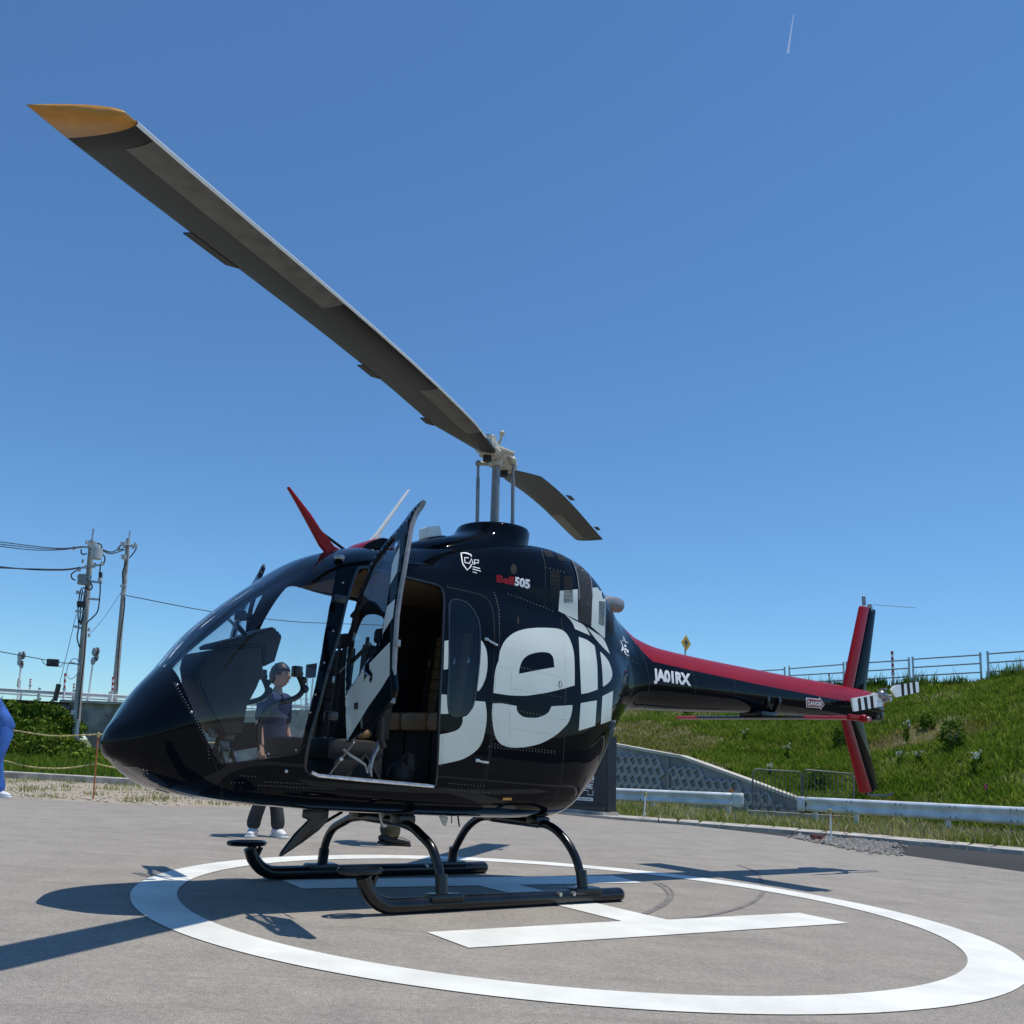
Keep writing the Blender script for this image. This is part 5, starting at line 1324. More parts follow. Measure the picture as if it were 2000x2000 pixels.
def snowpole(px, yt, yb, Y_, lab, r_=.035, bands=5, base=.45):
    p, e = at(px, yb, Y_), at(px-(yb-yt)*.06*(px-1150)/900, yt, Y_); t = thing('snow_pole', lab, 'marker pole', p, 0, 'red and white striped marker poles')
    d = e-p; q = MB(); q.cyl((0, 0, 0), d*base, r_, 10); q.build('lower_tube', M['white'], t)
    for k in range(bands):
        a, c = d*(base+(1-base)*k/bands), d*(base+(1-base)*(k+1)/bands); q = MB(); q.cyl(a, c, r_*.95, 10); q.build('red_band' if k % 2 == 0 else 'white_band', M['redpaint'] if k % 2 == 0 else M['white'], t)
    q = MB(); q.cyl(d*(base-.05), d*(base+.02), r_*1.4, 10); q.build('collar', M['galv2'], t)
snowpole(1745, 1272, 1338, 33.2, 'tall striped marker pole behind the railing right of the upper tail fin', .045, 7, .35)
snowpole(1620, 1316, 1340, 36, 'short striped marker pole peeping over the tail boom', .03, 3, .3)
# yellow diamond sign
p = at(1340, 1256, 44); t = thing('warning_sign', 'yellow diamond crossroads sign on a grey post above the tail boom', 'road sign', p)
t.rotation_euler = (0, 0, R(38)); q = MB(); hs = .39
q.prism([(hs, -.01, 0), (0, -.01, hs), (-hs, -.01, 0), (0, -.01, -hs)], (0, .02, 0)); q.build('plate', M['signyellow'], t, False)
q = MB(); q.box((0, -.016, .0), (.08, .006, .36)); q.box((0, -.018, .04), (.30, .006, .08)); q.build('crossroads_symbol', M['black'], t, False)
q = MB(); q.cyl((0, .05, -3), (0, .05, .1), .04, 8); q.build('post', M['galv2'], t)

# ------------------------------------------------------------------ banner board
a, c = gnd(1078, 1586), gnd(1187, 1598); a = a+(c-a)*-.25; bd = (c-a).normalized(); bn = Vector((bd.y, -bd.x, 0))
if bn.y > 0: bn = -bn
BLn = (c-a).length
def bp_(u, z, o=0): return a+bd*u+bn*o+Vector((0, 0, z))
t = thing('banner_board', 'black event banner board with white pixel lettering on a pale concrete base', 'banner', (0, 0, 0))
q = MB(); q.prism([bp_(0, .11), bp_(BLn, .11), bp_(BLn, 1.42), bp_(0, 1.42)], -bn*.22); q.build('box_frame', M['banner'], t, False)
q = MB(); q.prism([bp_(.0, -.02, .12), bp_(BLn+.0, -.02, .12), bp_(BLn+.0, .10, .12), bp_(0, .10, .12)], -bn*.42); q.build('concrete_base', M['concrete'], t, False)
def bh(px, py):
    d = ray(px, py); s_ = (a+bn*.0-CAM).dot(bn)/d.dot(bn); p = CAM+d*s_; return p, bn, 0
ZB = lambda pts: zm(pts, 1060, 1400, .11385)
def bdecal(n_, P_, m_, off=.006): 
    o = decal(n_, P_, m_, t, off, 12, bh); return o
bdecal('edge_trim', linepolys([ZB([(1083, 560), (1083, 1650)])], 1.6), M['black'])
bdecal('skirt', [ZB([(150, 1520), (1090, 1550), (1090, 1655), (150, 1605)])], M['black'], .004)
def btext(n_, s_, quad): text_decal(n_, s_, ZB(quad), M['decal'], t, .008, .03, 1., 10, bh)
btext('banner_text', 'ami', [(615, 1165), (795, 1165), (795, 1230), (612, 1222)])
btext('banner_text', 'd', [(810, 1030), (880, 1030), (880, 1090), (810, 1086)])
btext('banner_text', 'E', [(800, 1150), (868, 1150), (862, 1240), (800, 1235)])
bdecal('banner_line', linepolys([ZB([(580, 1252), (780, 1262), (782, 1340), (868, 1346), (868, 1270)]), ZB([(735, 1108), (880, 1120)]), ZB([(878, 1090), (880, 985), (850, 965)]), ZB([(760, 1080), (790, 1088)])], 1.4), M['decal'], .009)
pb = []
bdecal('logo_strip', [ZB([(360, 1360), (868, 1390), (868, 1448), (360, 1412)])], M['decal'], .007)
rr_ = random.Random(4); pb = []
for k in range(17):
    u0 = 375+k*28.5; w_ = rr_.choice([10, 15, 20]); y0 = 1372+(u0-360)*.055; pb.append(ZB([(u0, y0+rr_.choice([0, 10])), (u0+w_, y0+2+rr_.choice([0, 10])), (u0+w_, y0+40-rr_.choice([0, 16])), (u0, y0+36)]))
bdecal('logo_mark', pb, M['banner'], .010)
q = MB(); p, r_ = at(1170, 1497, 16.6), gnd(1185, 1590); q.tube([bh(1170, 1497)[0]+bn*.01, Vector((r_.x, r_.y, .05))], .006, 5); q.build('guy_wire', M['wire'], t)

# ------------------------------------------------------------------ stakes, rubble, flag at the right
def stake(lab, base, top, m, extra=None):
    b_, t_ = gnd(*base), None; t_ = at(top[0], top[1], b_.y); t = thing('marker_stake', lab, 'stake', b_, 0, 'thin stakes round the pad'); q = MB(); q.cyl((0, 0, -.02), t_-b_, .012, 8); q.build('rod', m, t)
    q = MB(); q.ball(t_-b_, .022, 8); q.tube([(t_-b_)-Vector((0, 0, .01))+Vector((.022*math.cos(k), .022*math.sin(k), -.012*k/4)) for k in range(14)], .007, 5); q.build('rope_knot', M['rope'], t); return t, t_
stake('thin white stake with a yellow tie in front of the left guardrail', (1257, 1603), (1261, 1550), M['white'])
stk, tp_ = stake('thin green-white stake with tangled cords beside the rubble', (1624, 1650), (1621, 1582), M['white'])
q = MB(); o_ = tp_-stk.location
q.tube(cr([o_, (-.03, .0, .3), (-.08, .02, .12), (-.16, .05, .03)], 4), .006, 5); q.tube(cr([o_, (.1, 0, .25), (.28, .02, .1), (.36, .1, .0)], 4), .005, 5); q.build('cord', M['orange'], stk)
for k, (px, py) in enumerate([(1596, 1640), (1603, 1643), (1590, 1643)]):
    pass
p = gnd(1598, 1643); t = thing('cord_bundle', 'dark red bundle of cord lying at the foot of the stake', 'bundle', p); q = MB()
for k in range(7): q.ball((random.uniform(-.08, .08), random.uniform(-.04, .04), .03+random.uniform(0, .04)), .045, 6, (1.2, 1, .8))
q.build('coil', mat('dark_red_cord', (.10, .03, .028), .8, var=.4, vscale=30), t)
V = []; F = []
rs = np.random.RandomState(5)
RB = [gnd(*p) for p in [(1540, 1636), (1600, 1636), (1738, 1648), (1738, 1672), (1640, 1656)]]; RB2 = [(p.x, p.y) for p in RB]
x0_, x1_ = min(p[0] for p in RB2), max(p[0] for p in RB2); y0_, y1_ = min(p[1] for p in RB2), max(p[1] for p in RB2); cnt = 0
while cnt < 1150:
    x, y = rs.uniform(x0_, x1_), rs.uniform(y0_, y1_)
    if not inpoly(x+rs.normal()*.10, y+rs.normal()*.08, RB2): continue
    cnt += 1; s_ = rs.uniform(.012, .045)*(1.5 if rs.rand() < .08 else 1); k0 = len(V); c_ = Vector((x, y, s_*.4)); jit = [Vector(rs.uniform(.6, 1.1, 3)*s_) for _ in range(6)]
    for i, dv in enumerate([(1, 0, 0), (-1, 0, 0), (0, 1, 0), (0, -1, 0), (0, 0, .8), (0, 0, -.6)]): V.append(c_+Vector((dv[0]*jit[i].x, dv[1]*jit[i].y, dv[2]*jit[i].z))+Vector((0, 0, 0)))
    F += [(k0+a_, k0+b_, k0+c2) for a_, b_, c2 in ((0, 2, 4), (2, 1, 4), (1, 3, 4), (3, 0, 4), (2, 0, 5), (1, 2, 5), (3, 1, 5), (0, 3, 5))]
tag(pydata('rubble', V, F, M['stone']), 'heap of broken pale rubble at the pad edge by the stake', 'rubble', kind='stuff')
p = slope_at(1930, 1568); t = thing('marker_flag', 'small pink marker flag on a wire at the foot of the slope', 'flag', p); q = MB(); q.cyl((0, 0, -.05), (0, 0, .36), .005, 6); q.build('wire_stem', M['wire'], t)
q = MB(); q.prism([(0, 0, .36), (-.07, -.02, .33), (-.05, 0, .24), (0, 0, .22)], (0, .006, 0)); q.build('pennant', mat('pink_fabric', (.55, .10, .12), .8), t, False)

# ------------------------------------------------------------------ the left side
lg = thing('concrete_ledge', 'low weathered concrete ledge along the grass at the left', 'ledge')
for i in range(24):
    x = -24+i*1.1; q = MB(); q.box((x+.55, 19.25+(x+7)*0, .035), (1.092, .45, .17+random.uniform(-.006, .006)), None, .01); q.build('ledge_slab', M['concrete'], lg, False)
lg.rotation_euler = (0, 0, 0)
# dirt strip stones and tufts
V = []; F = []
for _ in range(2600):
    x, y = rs.uniform(-14, 3.), rs.uniform(13.35, 18.9)
    if x > -3 and y < 13.4+(x+3)*1.15: continue
    s_ = rs.uniform(.008, .03) if y > 13.9 else rs.uniform(.012, .04); k0 = len(V); c_ = Vector((x, y, s_*.3))
    for dv in [(1, 0, 0), (-1, 0, 0), (0, 1, 0), (0, -1, 0), (0, 0, .7), (0, 0, -.6)]: V.append(c_+Vector(dv)*s_*rs.uniform(.7, 1.1))
    F += [(k0+a_, k0+b_, k0+c2) for a_, b_, c2 in ((0, 2, 4), (2, 1, 4), (1, 3, 4), (3, 0, 4), (2, 0, 5), (1, 2, 5), (3, 1, 5), (0, 3, 5))]
tag(pydata('dirt_stones', V, F, mat('pale_pebble', (.46, .42, .35), .9, var=.2, vscale=9)), 'pale stones scattered over the dirt strip at the left', 'stones', kind='stuff')
P = []
for _ in range(26000):
    x, y = rs.uniform(-15, 3), rs.uniform(13.5, 18.9)
    if x > -3 and y < 13.4+(x+3)*1.15: continue
    if noise.noise(Vector((x*1.5, y*1.5, 60))) > .17-.10*(y > 17.5): P.append((x, y, 0))
blades('dirt_tufts', P, .03, .10, .006, M['verge'], .6, 'sparse dry tufts growing on the dirt strip at the left')
P = []
for _ in range(52000):
    x, y = rs.uniform(-26, 4), rs.uniform(19.5, 38)**1.0
    P.append((x, y, -.02))
blades('field_grass', P, .08, .30, .014, M['weed'], .5, 'green grass between the ledge and the bushes at the left')
# bank under the bridge and its bushes
BY = 37.5
def zat(px, py, Y_): return at(px, py, Y_).z
bk = [(-30, 33, -.1), (-8.5, 33, -.1), (-8.5, 38.2, 2.1), (-13.6, 38.6, zat(130, 1375, 38.6)), (-30, 38.6, zat(0, 1358, 38.6)), (-30, 45, 2.4), (-8.5, 45, 2.1)]
tag(pydata('bank', [(-60, 35.6, -.1), (-13.6, 36.2, -.1), (-15.6, 39.0, zat(100, 1384, 39)-.2), (-60, 39.0, zat(0, 1372, 39)-.3)], [(0, 1, 2, 3)], M['soil']), kind='structure')
bs = []
for k, (px, py, Y_, rx, rz_) in enumerate([(8, 1424, 37.2, 1.5, 1.15), (45, 1404, 37.8, 1.25, .85), (84, 1404, 37.9, 1.3, .8), (118, 1420, 37.6, .9, .75), (28, 1462, 36.2, 1.3, .6), (88, 1464, 36.3, 1.2, .6), (128, 1462, 36.6, .8, .5), (62, 1438, 36.8, 1.1, .8), (-40, 1420, 37.5, 2.0, 1.2), (160, 1488, 35.5, .9, .35), (205, 1503, 35.2, .9, .3)]):
    p = at(px, py, Y_); loc = Vector((p.x, p.y, max(p.z-rz_, -.1)))
    shrub('bush', loc, (rx, .9, rz_), 2600, ['broad sunlit bush at the left edge of the frame', 'bush below the bridge rail, second from the left edge', 'tall bush crowding the concrete bridge wall', 'dark bush right behind the front utility pole', 'low bright bush low on the bank at the left', 'low bush left of the pole foot', 'small bush just beside the pole foot', 'bushy green mound in the middle of the bank', 'bush beyond the left edge of the frame', 'low scrub under the slanting wall edge', 'low scrub next to the helicopter nose'][k], 70+k, 'bushes on the bank', size=.095, stems=3)
# bridge abutment wall, road deck and its rails
t = thing('abutment_wall', 'stained concrete abutment wall with a slanting lower edge behind the nose', 'wall', (0, 0, 0))
W_ = lambda px, py, Y_=39.2: at(px, py, Y_)
q = MB(); q.prism([W_(136, 1372), W_(136, 1400), W_(155, 1420), W_(190, 1473), W_(216, 1506), Vector((6, 39.2, -.3)), Vector((6, 39.2, W_(560, 1392).z)), W_(235, 1373)], (0, 1.2, 0)); q.build('wall_slab', M['concrete_dark'], t, False)
q = MB(); a, c = W_(116, 1371, 39.0), W_(240, 1376, 39.0); q.prism([a, c, c+Vector((0, 0, .10)), a+Vector((0, 0, .10))], (0, 1.5, 0)); q.build('wall_cap', M['concrete'], t, False)
q = MB(); p = W_(128, 1385, 38.7); q.box(p, (.35, .4, .35), None, .03); q.tube([p+Vector((-.25, -.2, .05)), p+Vector((.25, -.2, -.05))], .12, 8); q.build('drain_box', M['black'], t)
tag(pydata('road_deck', [(-45, 40, W_(0, 1368, 40).z), (8, 40, W_(560, 1394, 40).z), (8, 54, W_(560, 1394, 40).z+.0), (-45, 54, W_(0, 1368, 40).z)], [(0, 1, 2, 3)], M['asphalt']), kind='structure')
def bridgerail(lab, Y_, ya_, yb_, th, posts, x0_=-60, x1_=640, m=None):
    t = thing('bridge_rail', lab, 'guardrail', (0, 0, 0), 0, 'guardrails on the bridge')
    def yy(px): return ya_+(yb_-ya_)*px/245
    hh = th*Y_/FPX; A, B = at(x0_, yy(x0_), Y_), at(x1_, yy(x1_), Y_); q = MB()
    V = []; F = []; n = 8; P_ = railprofile(hh)
    for i in range(n+1):
        c = A.lerp(B, i/n); V += [c+Vector((0, -o*1.6, z)) for o, z in P_]
    for i in range(n):
        for k in range(10): F.append((i*11+k, (i+1)*11+k, (i+1)*11+k+1, i*11+k+1))
    o = pydata('beam', V, F, m or M['white'], t, True); md = o.modifiers.new('t', 'SOLIDIFY'); md.thickness = .01
    for px in posts:
        p = at(px, yy(px), Y_); q = MB(); q.cyl((p.x, p.y+.08, p.z-.9), (p.x, p.y+.08, p.z+.18), .06, 8); q.build('post', M['galv2'], t)
bridgerail('near white guardrail on the bridge behind the poles', 40.4, 1347, 1361, 7.5, [-40, 75, 143, 213, 300, 380, 460, 512, 600])
bridgerail('far white guardrail on the bridge, lower and thinner', 46, 1354, 1369, 3.2, [-20, 40, 105, 170, 260, 520, 590])
# marker poles and round reflector poles on the bridge
for px, yt, yb, Y_, lab in ((58, 1326, 1350, 46, 'striped marker pole right of the first round reflectors'), (124, 1315, 1370, 40.2, 'striped marker pole left of the front utility pole'), (143, 1335, 1362, 46, 'small striped marker pole hidden close to the front utility pole'), (218, 1322, 1372, 40.2, 'striped marker pole at the foot of the rear utility pole')):
    snowpole(px, yt, yb, Y_, lab, .05, 5, .45)
def reflpole(lab, bx, by, tx, ty, Y_, discs, extra=False):
    p, e = at(bx, by, Y_), at(tx, ty, Y_); t = thing('reflector_pole', lab, 'reflector pole', p, 0, 'poles with round discs on the bridge'); q = MB(); q.cyl((0, 0, -.4), e-p, .045, 8); q.build('pole', M['white'], t)
    for (u, w_) in discs:
        c = at(u, w_, Y_)-p; q = MB(); k = Vector((.69, .71, 0)).normalized(); q.cyl(c-k*.025, c+k*.025, .185, 18); q.build('round_disc', M['rodgrey'], t)
reflpole('white pole with three round discs, left of the front utility pole', 36, 1352, 41, 1300, 42, [(38.5, 1281), (45.5, 1280), (38, 1292), (42, 1298)])
reflpole('white pole with round discs, between the two utility poles', 171, 1372, 181, 1298, 42, [(184, 1273), (190, 1272), (182, 1291), (188, 1284)])
p = at(36, 1333, 42.2); t = thing('bridge_sign', 'narrow yellow sign seen edge-on below the left round discs', 'road sign', p); q = MB(); q.box((0, 0, 0), (.10, .04, .38), None, .01); q.build('plate', M['signyellow'], t); q = MB(); q.cyl((.06, .05, -.7), (.06, .05, .1), .03, 6); q.build('post', M['galv2'], t)
p, e = at(107, 1369, 40.1), at(115, 1336, 40.1); q = MB(); q.tube([p, e], .11, 10); tag(q.build('leaning_bollard', M['black'], None), 'thick black leaning post standing at the bridge rail', 'post')

# ------------------------------------------------------------------ utility poles and wires
def upole(lab, bx, by, tx, ty, Y_, r0, r1):
    p, e = at(bx, by, Y_), at(tx, ty, Y_); t = thing('utility_pole', lab, 'utility pole', p, 0, 'utility poles at the left'); q = MB(); q.cyl((0, 0, -.4), e-p, r0, 12, r1); q.build('pole_shaft', M['pole'], t); return t, p, e
ZL = lambda u, v_: (u*.31068, 1000+v_*.31068)
def PL(u, v_, Y_, p): return at(*ZL(u, v_), Y_)-p
t, p, e = upole('thick front utility pole crowded with crossarms, transformers and cables', 144, 1484, 179, 1056, 37.4, .16, .11)
T1, p1 = t, p; Y_ = 37.3
def tubes(name, paths, r_, m, t, p, Y_=37.25):
    for P_ in paths: q = MB(); q.tube(cr([PL(u, v_, Y_, p) for u, v_ in P_], 4) if len(P_) > 2 else [PL(u, v_, Y_, p) for u, v_ in P_], r_, 6); q.build(name, m, t)
tubes('top_spike', [[(578, 180), (588, 105)]], .04, M['galv2'], t, p)
tubes('crossarm', [[(520, 218), (640, 232)], [(505, 352), (655, 328)], [(490, 425), (640, 445)], [(484, 503), (540, 518)], [(474, 622), (530, 628)], [(464, 718), (515, 730)], [(556, 545), (622, 550)], [(575, 190), (545, 188)]], .045, M['galv2'], t, p)
tubes('cable', [[(510, 235), (515, 265), (545, 262)], [(600, 195), (635, 205), (640, 235)], [(645, 262), (660, 290), (650, 330)], [(632, 330), (628, 380), (630, 440), (628, 520), (615, 620), (580, 665), (545, 700), (540, 760), (530, 900), (505, 1130), (490, 1300)], [(495, 360), (450, 390), (455, 420), (475, 428)], [(540, 480), (510, 485), (495, 560), (490, 640), (495, 720), (485, 790), (500, 850)], [(520, 490), (508, 560), (505, 640), (500, 700)], [(535, 495), (525, 560), (520, 640), (505, 710)], [(570, 445), (580, 470), (565, 490), (540, 470)]], .028, M['wire'], t, p)
tubes('cable_box', [[(632, 380), (632, 412)], [(495, 562), (495, 598)], [(510, 562), (510, 598)], [(524, 565), (524, 600)]], .08, M['wire'], t, p)
tubes('cable_box_lower', [[(630, 415), (630, 440)]], .10, M['porcelain'], t, p)
q = MB(); c = PL(608, 262, 37.1, p); q.cyl(c-Vector((0, 0, .22)), c+Vector((0, 0, .22)), .22, 14); q.cyl(c+Vector((0, 0, .22)), c+Vector((0, 0, .30)), .13, 12); q.build('transformer', M['porcelain'], t)
q = MB(); c = PL(520, 425, 37.1, p); q.cyl(c-Vector((0, 0, .20)), c+Vector((0, 0, .20)), .20, 14); q.cyl(c+Vector((-.2, 0, .1)), c+Vector((.25, 0, .1)), .10, 10); q.build('switch_box', M['rodgrey'], t)
for u, v_ in ((545, 190), (560, 205), (600, 200), (620, 215), (585, 215), (640, 262), (520, 310), (540, 345), (590, 340), (640, 322), (500, 405), (530, 400), (560, 740), (560, 775), (485, 505), (500, 365), (465, 228), (610, 235), (595, 330), (548, 430)):
    q = MB(); c = PL(u, v_, 37.2, p); q.cyl(c-Vector((0, 0, .07)), c+Vector((0, 0, .07)), .055, 8); q.build('insulator', M['porcelain'], t)
tubes('ground_pipe', [[(490, 1310), (462, 1560)]], .075, M['galv2'], t, p, 37.1)
tubes('pole_band', [[(470, 1245), (467, 1275)]], .175, M['galv2'], t, p, 37.4)
q = MB(); c = PL(458, 985, 37.2, p); q.tube([c+Vector((math.cos(k)*.42*.55, math.sin(k)*.1, math.sin(k)*.42)) for k in np.linspace(0, 6.2, 16)], .018, 5); q.tube([PL(440, 945, 37.2, p), PL(490, 958, 37.3, p)], .03, 5); q.build('cable_coil', M['porcelain'], t)
t, p, e = upole('slimmer rear utility pole with one crossarm near its top', 223, 1374, 250.5, 1052, 43.5, .15, .10)
T2, p2 = t, p
tubes('top_spike', [[(810, 178), (817, 118)]], .035, M['galv2'], t, p, 43.5)
tubes('crossarm', [[(760, 205), (862, 215)], [(765, 290), (800, 295)], [(755, 465), (790, 462)], [(755, 515), (790, 520)]], .05, M['galv2'], t, p, 43.4)
tubes('cable', [[(862, 215), (845, 250), (812, 290)], [(750, 225), (770, 195), (800, 215)], [(795, 310), (770, 380), (775, 450)], [(785, 540), (780, 620), (765, 720), (745, 900), (735, 1130)], [(760, 205), (745, 232), (775, 235)]], .03, M['wire'], t, p, 43.3)
for u, v_ in ((745, 230), (765, 200), (785, 200), (850, 205), (858, 215), (770, 280), (785, 282), (780, 215), (835, 218)):
    q = MB(); c = PL(u, v_, 43.3, p); q.cyl(c-Vector((0, 0, .09)), c+Vector((0, 0, .09)), .07, 8); q.build('insulator', M['porcelain'], t)
def wire(lab, P_, r_=.018):
    pts = [at(*ZL(u, v_), Y_) for u, v_, Y_ in P_]; q = MB(); q.tube(cr(pts, 6), r_, 5); tag(q.build('overhead_wire', M['wire'], None), lab, 'overhead wire', 'overhead wires at the left')
wire('uppermost wire reaching the front pole from the left edge', [(-60, 180, 30), (0, 188, 31), (260, 220, 34), (400, 228, 36), (520, 215, 37.3)])
wire('second wire from the top reaching the front pole', [(-60, 190, 30), (0, 202, 31), (260, 230, 34), (420, 232, 36), (525, 222, 37.3)])
wire('third wire from the top reaching the front pole', [(-60, 205, 30), (0, 215, 31), (200, 238, 34), (380, 238, 36), (530, 218, 37.3)])
wire('thick middle wire reaching the lower crossarm of the front pole', [(-60, 340, 30), (0, 345, 31), (200, 362, 34), (400, 365, 36), (500, 352, 37.3)], .026)
wire('second thick wire just under the middle wire', [(-60, 350, 30), (0, 352, 31), (200, 358, 34), (400, 360, 36), (500, 348, 37.3)], .022)
wire('wire sagging between the front pole and the rear pole, upper one', [(640, 235, 37.3), (700, 252, 39), (750, 228, 43.3)], .03)
wire('wire sagging between the front pole and the rear pole, lower one', [(650, 245, 37.3), (700, 262, 39), (780, 238, 43.3)], .03)
wire('faint low wire from the left edge ending at the coil', [(-60, 865, 30), (0, 878, 31), (260, 925, 34), (330, 940, 35), (485, 958, 37.2)], .016)
wire('looping slack wire hanging under the low wire', [(262, 928, 34), (285, 958, 34.2), (330, 942, 35), (375, 972, 35.6), (405, 945, 36)], .014)
wire('thin guy wire from the front pole down to the bridge', [(480, 640, 37.3), (428, 860, 38.5), (375, 1080, 40)], .012)
wire('thin wire slanting between the rear pole and the front pole', [(752, 520, 43), (650, 670, 40), (570, 760, 37.4)], .010)
q = MB(); q.tube(cr([at(*ZL(795, 525), 43.5), at(415, 1195, 48), at(560, 1213, 52), at(660, 1218, 55), at(900, 1226, 60)], 5), .022, 5); tag(q.build('overhead_wire', M['wire'], None), 'long thin wire from the rear pole passing behind the cockpit', 'overhead wire', 'overhead wires at the left')
q = MB(); c = at(*ZL(332, 948), 35); q.box(c, (.45, .12, .28), None, .03); tag(q.build('wire_junction', M['wire'], None), 'dark junction box hanging on the low wire', 'junction box')

# rope fence on the left
stb, st_ = stake('rusty orange stake holding the rope at the left', (182, 1560), (192, 1433), M['orange'])
t = None
def rope(lab, pts):
    q = MB(); q.tube(cr(pts, 8), .011, 6); tag(q.build('barrier_rope', M['rope'], None), lab, 'rope', 'ropes along the dirt strip')
Yr = stb.location.y
rope('upper sagging rope left of the orange stake', [at(-40, 1420, 13.6), at(21, 1426, 13.7), at(100, 1437, 13.8), at(160, 1436, 13.9), at(191, 1434, Yr)])
rope('lower sagging rope left of the orange stake', [at(-40, 1478, 13.6), at(12, 1487, 13.7), at(60, 1498, 13.8), at(110, 1501, 13.9), at(150, 1498, Yr), at(187, 1491, Yr)])
rope('upper rope right of the orange stake', [at(191, 1434, Yr), at(230, 1437, 14.3), at(330, 1450, 15), at(460, 1450, 16)])
rope('lower rope right of the orange stake', [at(187, 1491, Yr), at(217, 1498, 14.2), at(300, 1510, 15), at(460, 1508, 16)])

# ------------------------------------------------------------------ information sign beyond the cockpit
YS = 30.; p = at(607, 1385, YS); t = thing('information_sign', 'dark rectangular sign on two thin legs seen through the cockpit glass', 'sign', p)
q = MB(); q.prism([at(598, 1298, YS)-p, at(619.5, 1295, YS)-p, at(616.5, 1323, YS)-p, at(596, 1325, YS)-p], (0, .05, 0)); q.build('panel', M['banner'], t, False)
for u, w_ in ((600, 596.5), (611.5, 606)): q = MB(); q.cyl(at(u, 1323, YS+.02)-p, at(w_, 1386, YS+.02)-p, .03, 8); q.build('leg', M['white'], t)
t = thing('distant_wall', 'pale low concrete wall seen through the cockpit beyond the man', 'wall', (0, 0, 0)); a, c = at(470, 1402, 28), at(640, 1399, 28)
q = MB(); q.prism([a-Vector((0, 0, 1.3)), c-Vector((0, 0, 1.3)), c+Vector((0, 0, .2)), a+Vector((0, 0, .22))], (0, .4, 0)); q.build('wall_slab', M['concrete'], t, False)
# white mesh fence beyond
t = thing('mesh_fence', 'white wire fence seen through the cockpit beyond the man', 'fence', (0, 0, 0))
for k in range(13):
    u = 480+k*12; q = MB(); q.cyl(at(u, 1392, 34), at(u, 1362, 34), .014, 5); q.build('upright', M['white'], t)
for y_ in (1364, 1376): q = MB(); q.cyl(at(470, y_-1, 34), at(640, y_+2, 34), .014, 5); q.build('rail', M['white'], t)

# ------------------------------------------------------------------ contrail
CTR = bpy.data.materials.new('contrail_vapour'); CTR.use_nodes = True; _N = CTR.node_tree
for _n in list(_N.nodes): _N.nodes.remove(_n)
_o = _N.nodes.new('ShaderNodeOutputMaterial'); _t = _N.nodes.new('ShaderNodeBsdfTranslucent'); _t.inputs[0].default_value = (.95, .96, .97, 1); _d = _N.nodes.new('ShaderNodeBsdfDiffuse'); _d.inputs[0].default_value = (.95, .96, .97, 1)
_a = _N.nodes.new('ShaderNodeMixShader'); _a.inputs[0].default_value = .5; _p = _N.nodes.new('ShaderNodeBsdfTransparent'); _m = _N.nodes.new('ShaderNodeMixShader'); _m.inputs[0].default_value = .72
_N.links.new(_d.outputs[0], _a.inputs[1]); _N.links.new(_t.outputs[0], _a.inputs[2]); _N.links.new(_a.outputs[0], _m.inputs[1]); _N.links.new(_p.outputs[0], _m.inputs[2]); _N.links.new(_m.outputs[0], _o.inputs[0])
p, e = gnd(1550, 28, 800), gnd(1538.5, 105, 800); dn_ = (e-p).normalized(); sd_ = Vector((-dn_.y, dn_.x, 0))
q = MB(); V = []
for k in range(9):
    c = p.lerp(e, k/8); w_ = .4+.9*k/8; V += [c+sd_*w_, c-sd_*w_]
q.add(V, [(2*k, 2*k+2, 2*k+3, 2*k+1) for k in range(8)])
tag(q.build('contrail', CTR, None), 'short faint white contrail high at the top right of the sky', 'contrail', kind='stuff')

# ------------------------------------------------------------------ people
M['skin'] = mat('warm_skin', (.42, .25, .17), .5, var=.08, vscale=20)
M['hair'] = mat('black_hair', (.012, .010, .010), .4, var=.3, vscale=40, bump=.4, bscale=120)
M['shirt'] = mat('dark_blue_shirt', (.016, .030, .085), .85, var=.25, vscale=9, bump=.4, bscale=14)
M['trousers'] = mat('charcoal_trousers', (.035, .038, .045), .85, var=.25, vscale=7, bump=.4, bscale=12)
M['shoe'] = mat('white_trainers', (.74, .75, .77), .6, var=.06, vscale=10)
M['camo'] = mat('olive_camouflage_cloth', (.045, .05, .025), .9, vscale=9, col2=(.16, .14, .08), bump=.3, bscale=20)
M['jumpsuit'] = mat('royal_blue_jumpsuit', (.035, .12, .42), .55, var=.3, vscale=5, bump=.6, bscale=11)
M['blackshoe'] = mat('black_boots', (.014, .014, .016), .45, var=.3, vscale=15)
def skin(name, verts, edges, radii, m, parent, root=0, sub=2):
    me = bpy.data.meshes.new(name); me.from_pydata([tuple(q) for q in verts], edges, []); me.materials.append(m)
    o = bpy.data.objects.new(name, me); COL.objects.link(o); o.parent = parent
    md = o.modifiers.new('skin', 'SKIN'); md.use_smooth_shade = True
    if not me.skin_vertices: 
        me.attributes  # the modifier creates the layer
    for i, r_ in enumerate(radii):
        sv = me.skin_vertices[0].data[i]; sv.radius = r_ if isinstance(r_, tuple) else (r_, r_); sv.use_root = (i == root)
    sd = o.modifiers.new('sub', 'SUBSURF'); sd.levels = sub; sd.render_levels = sub
    return o
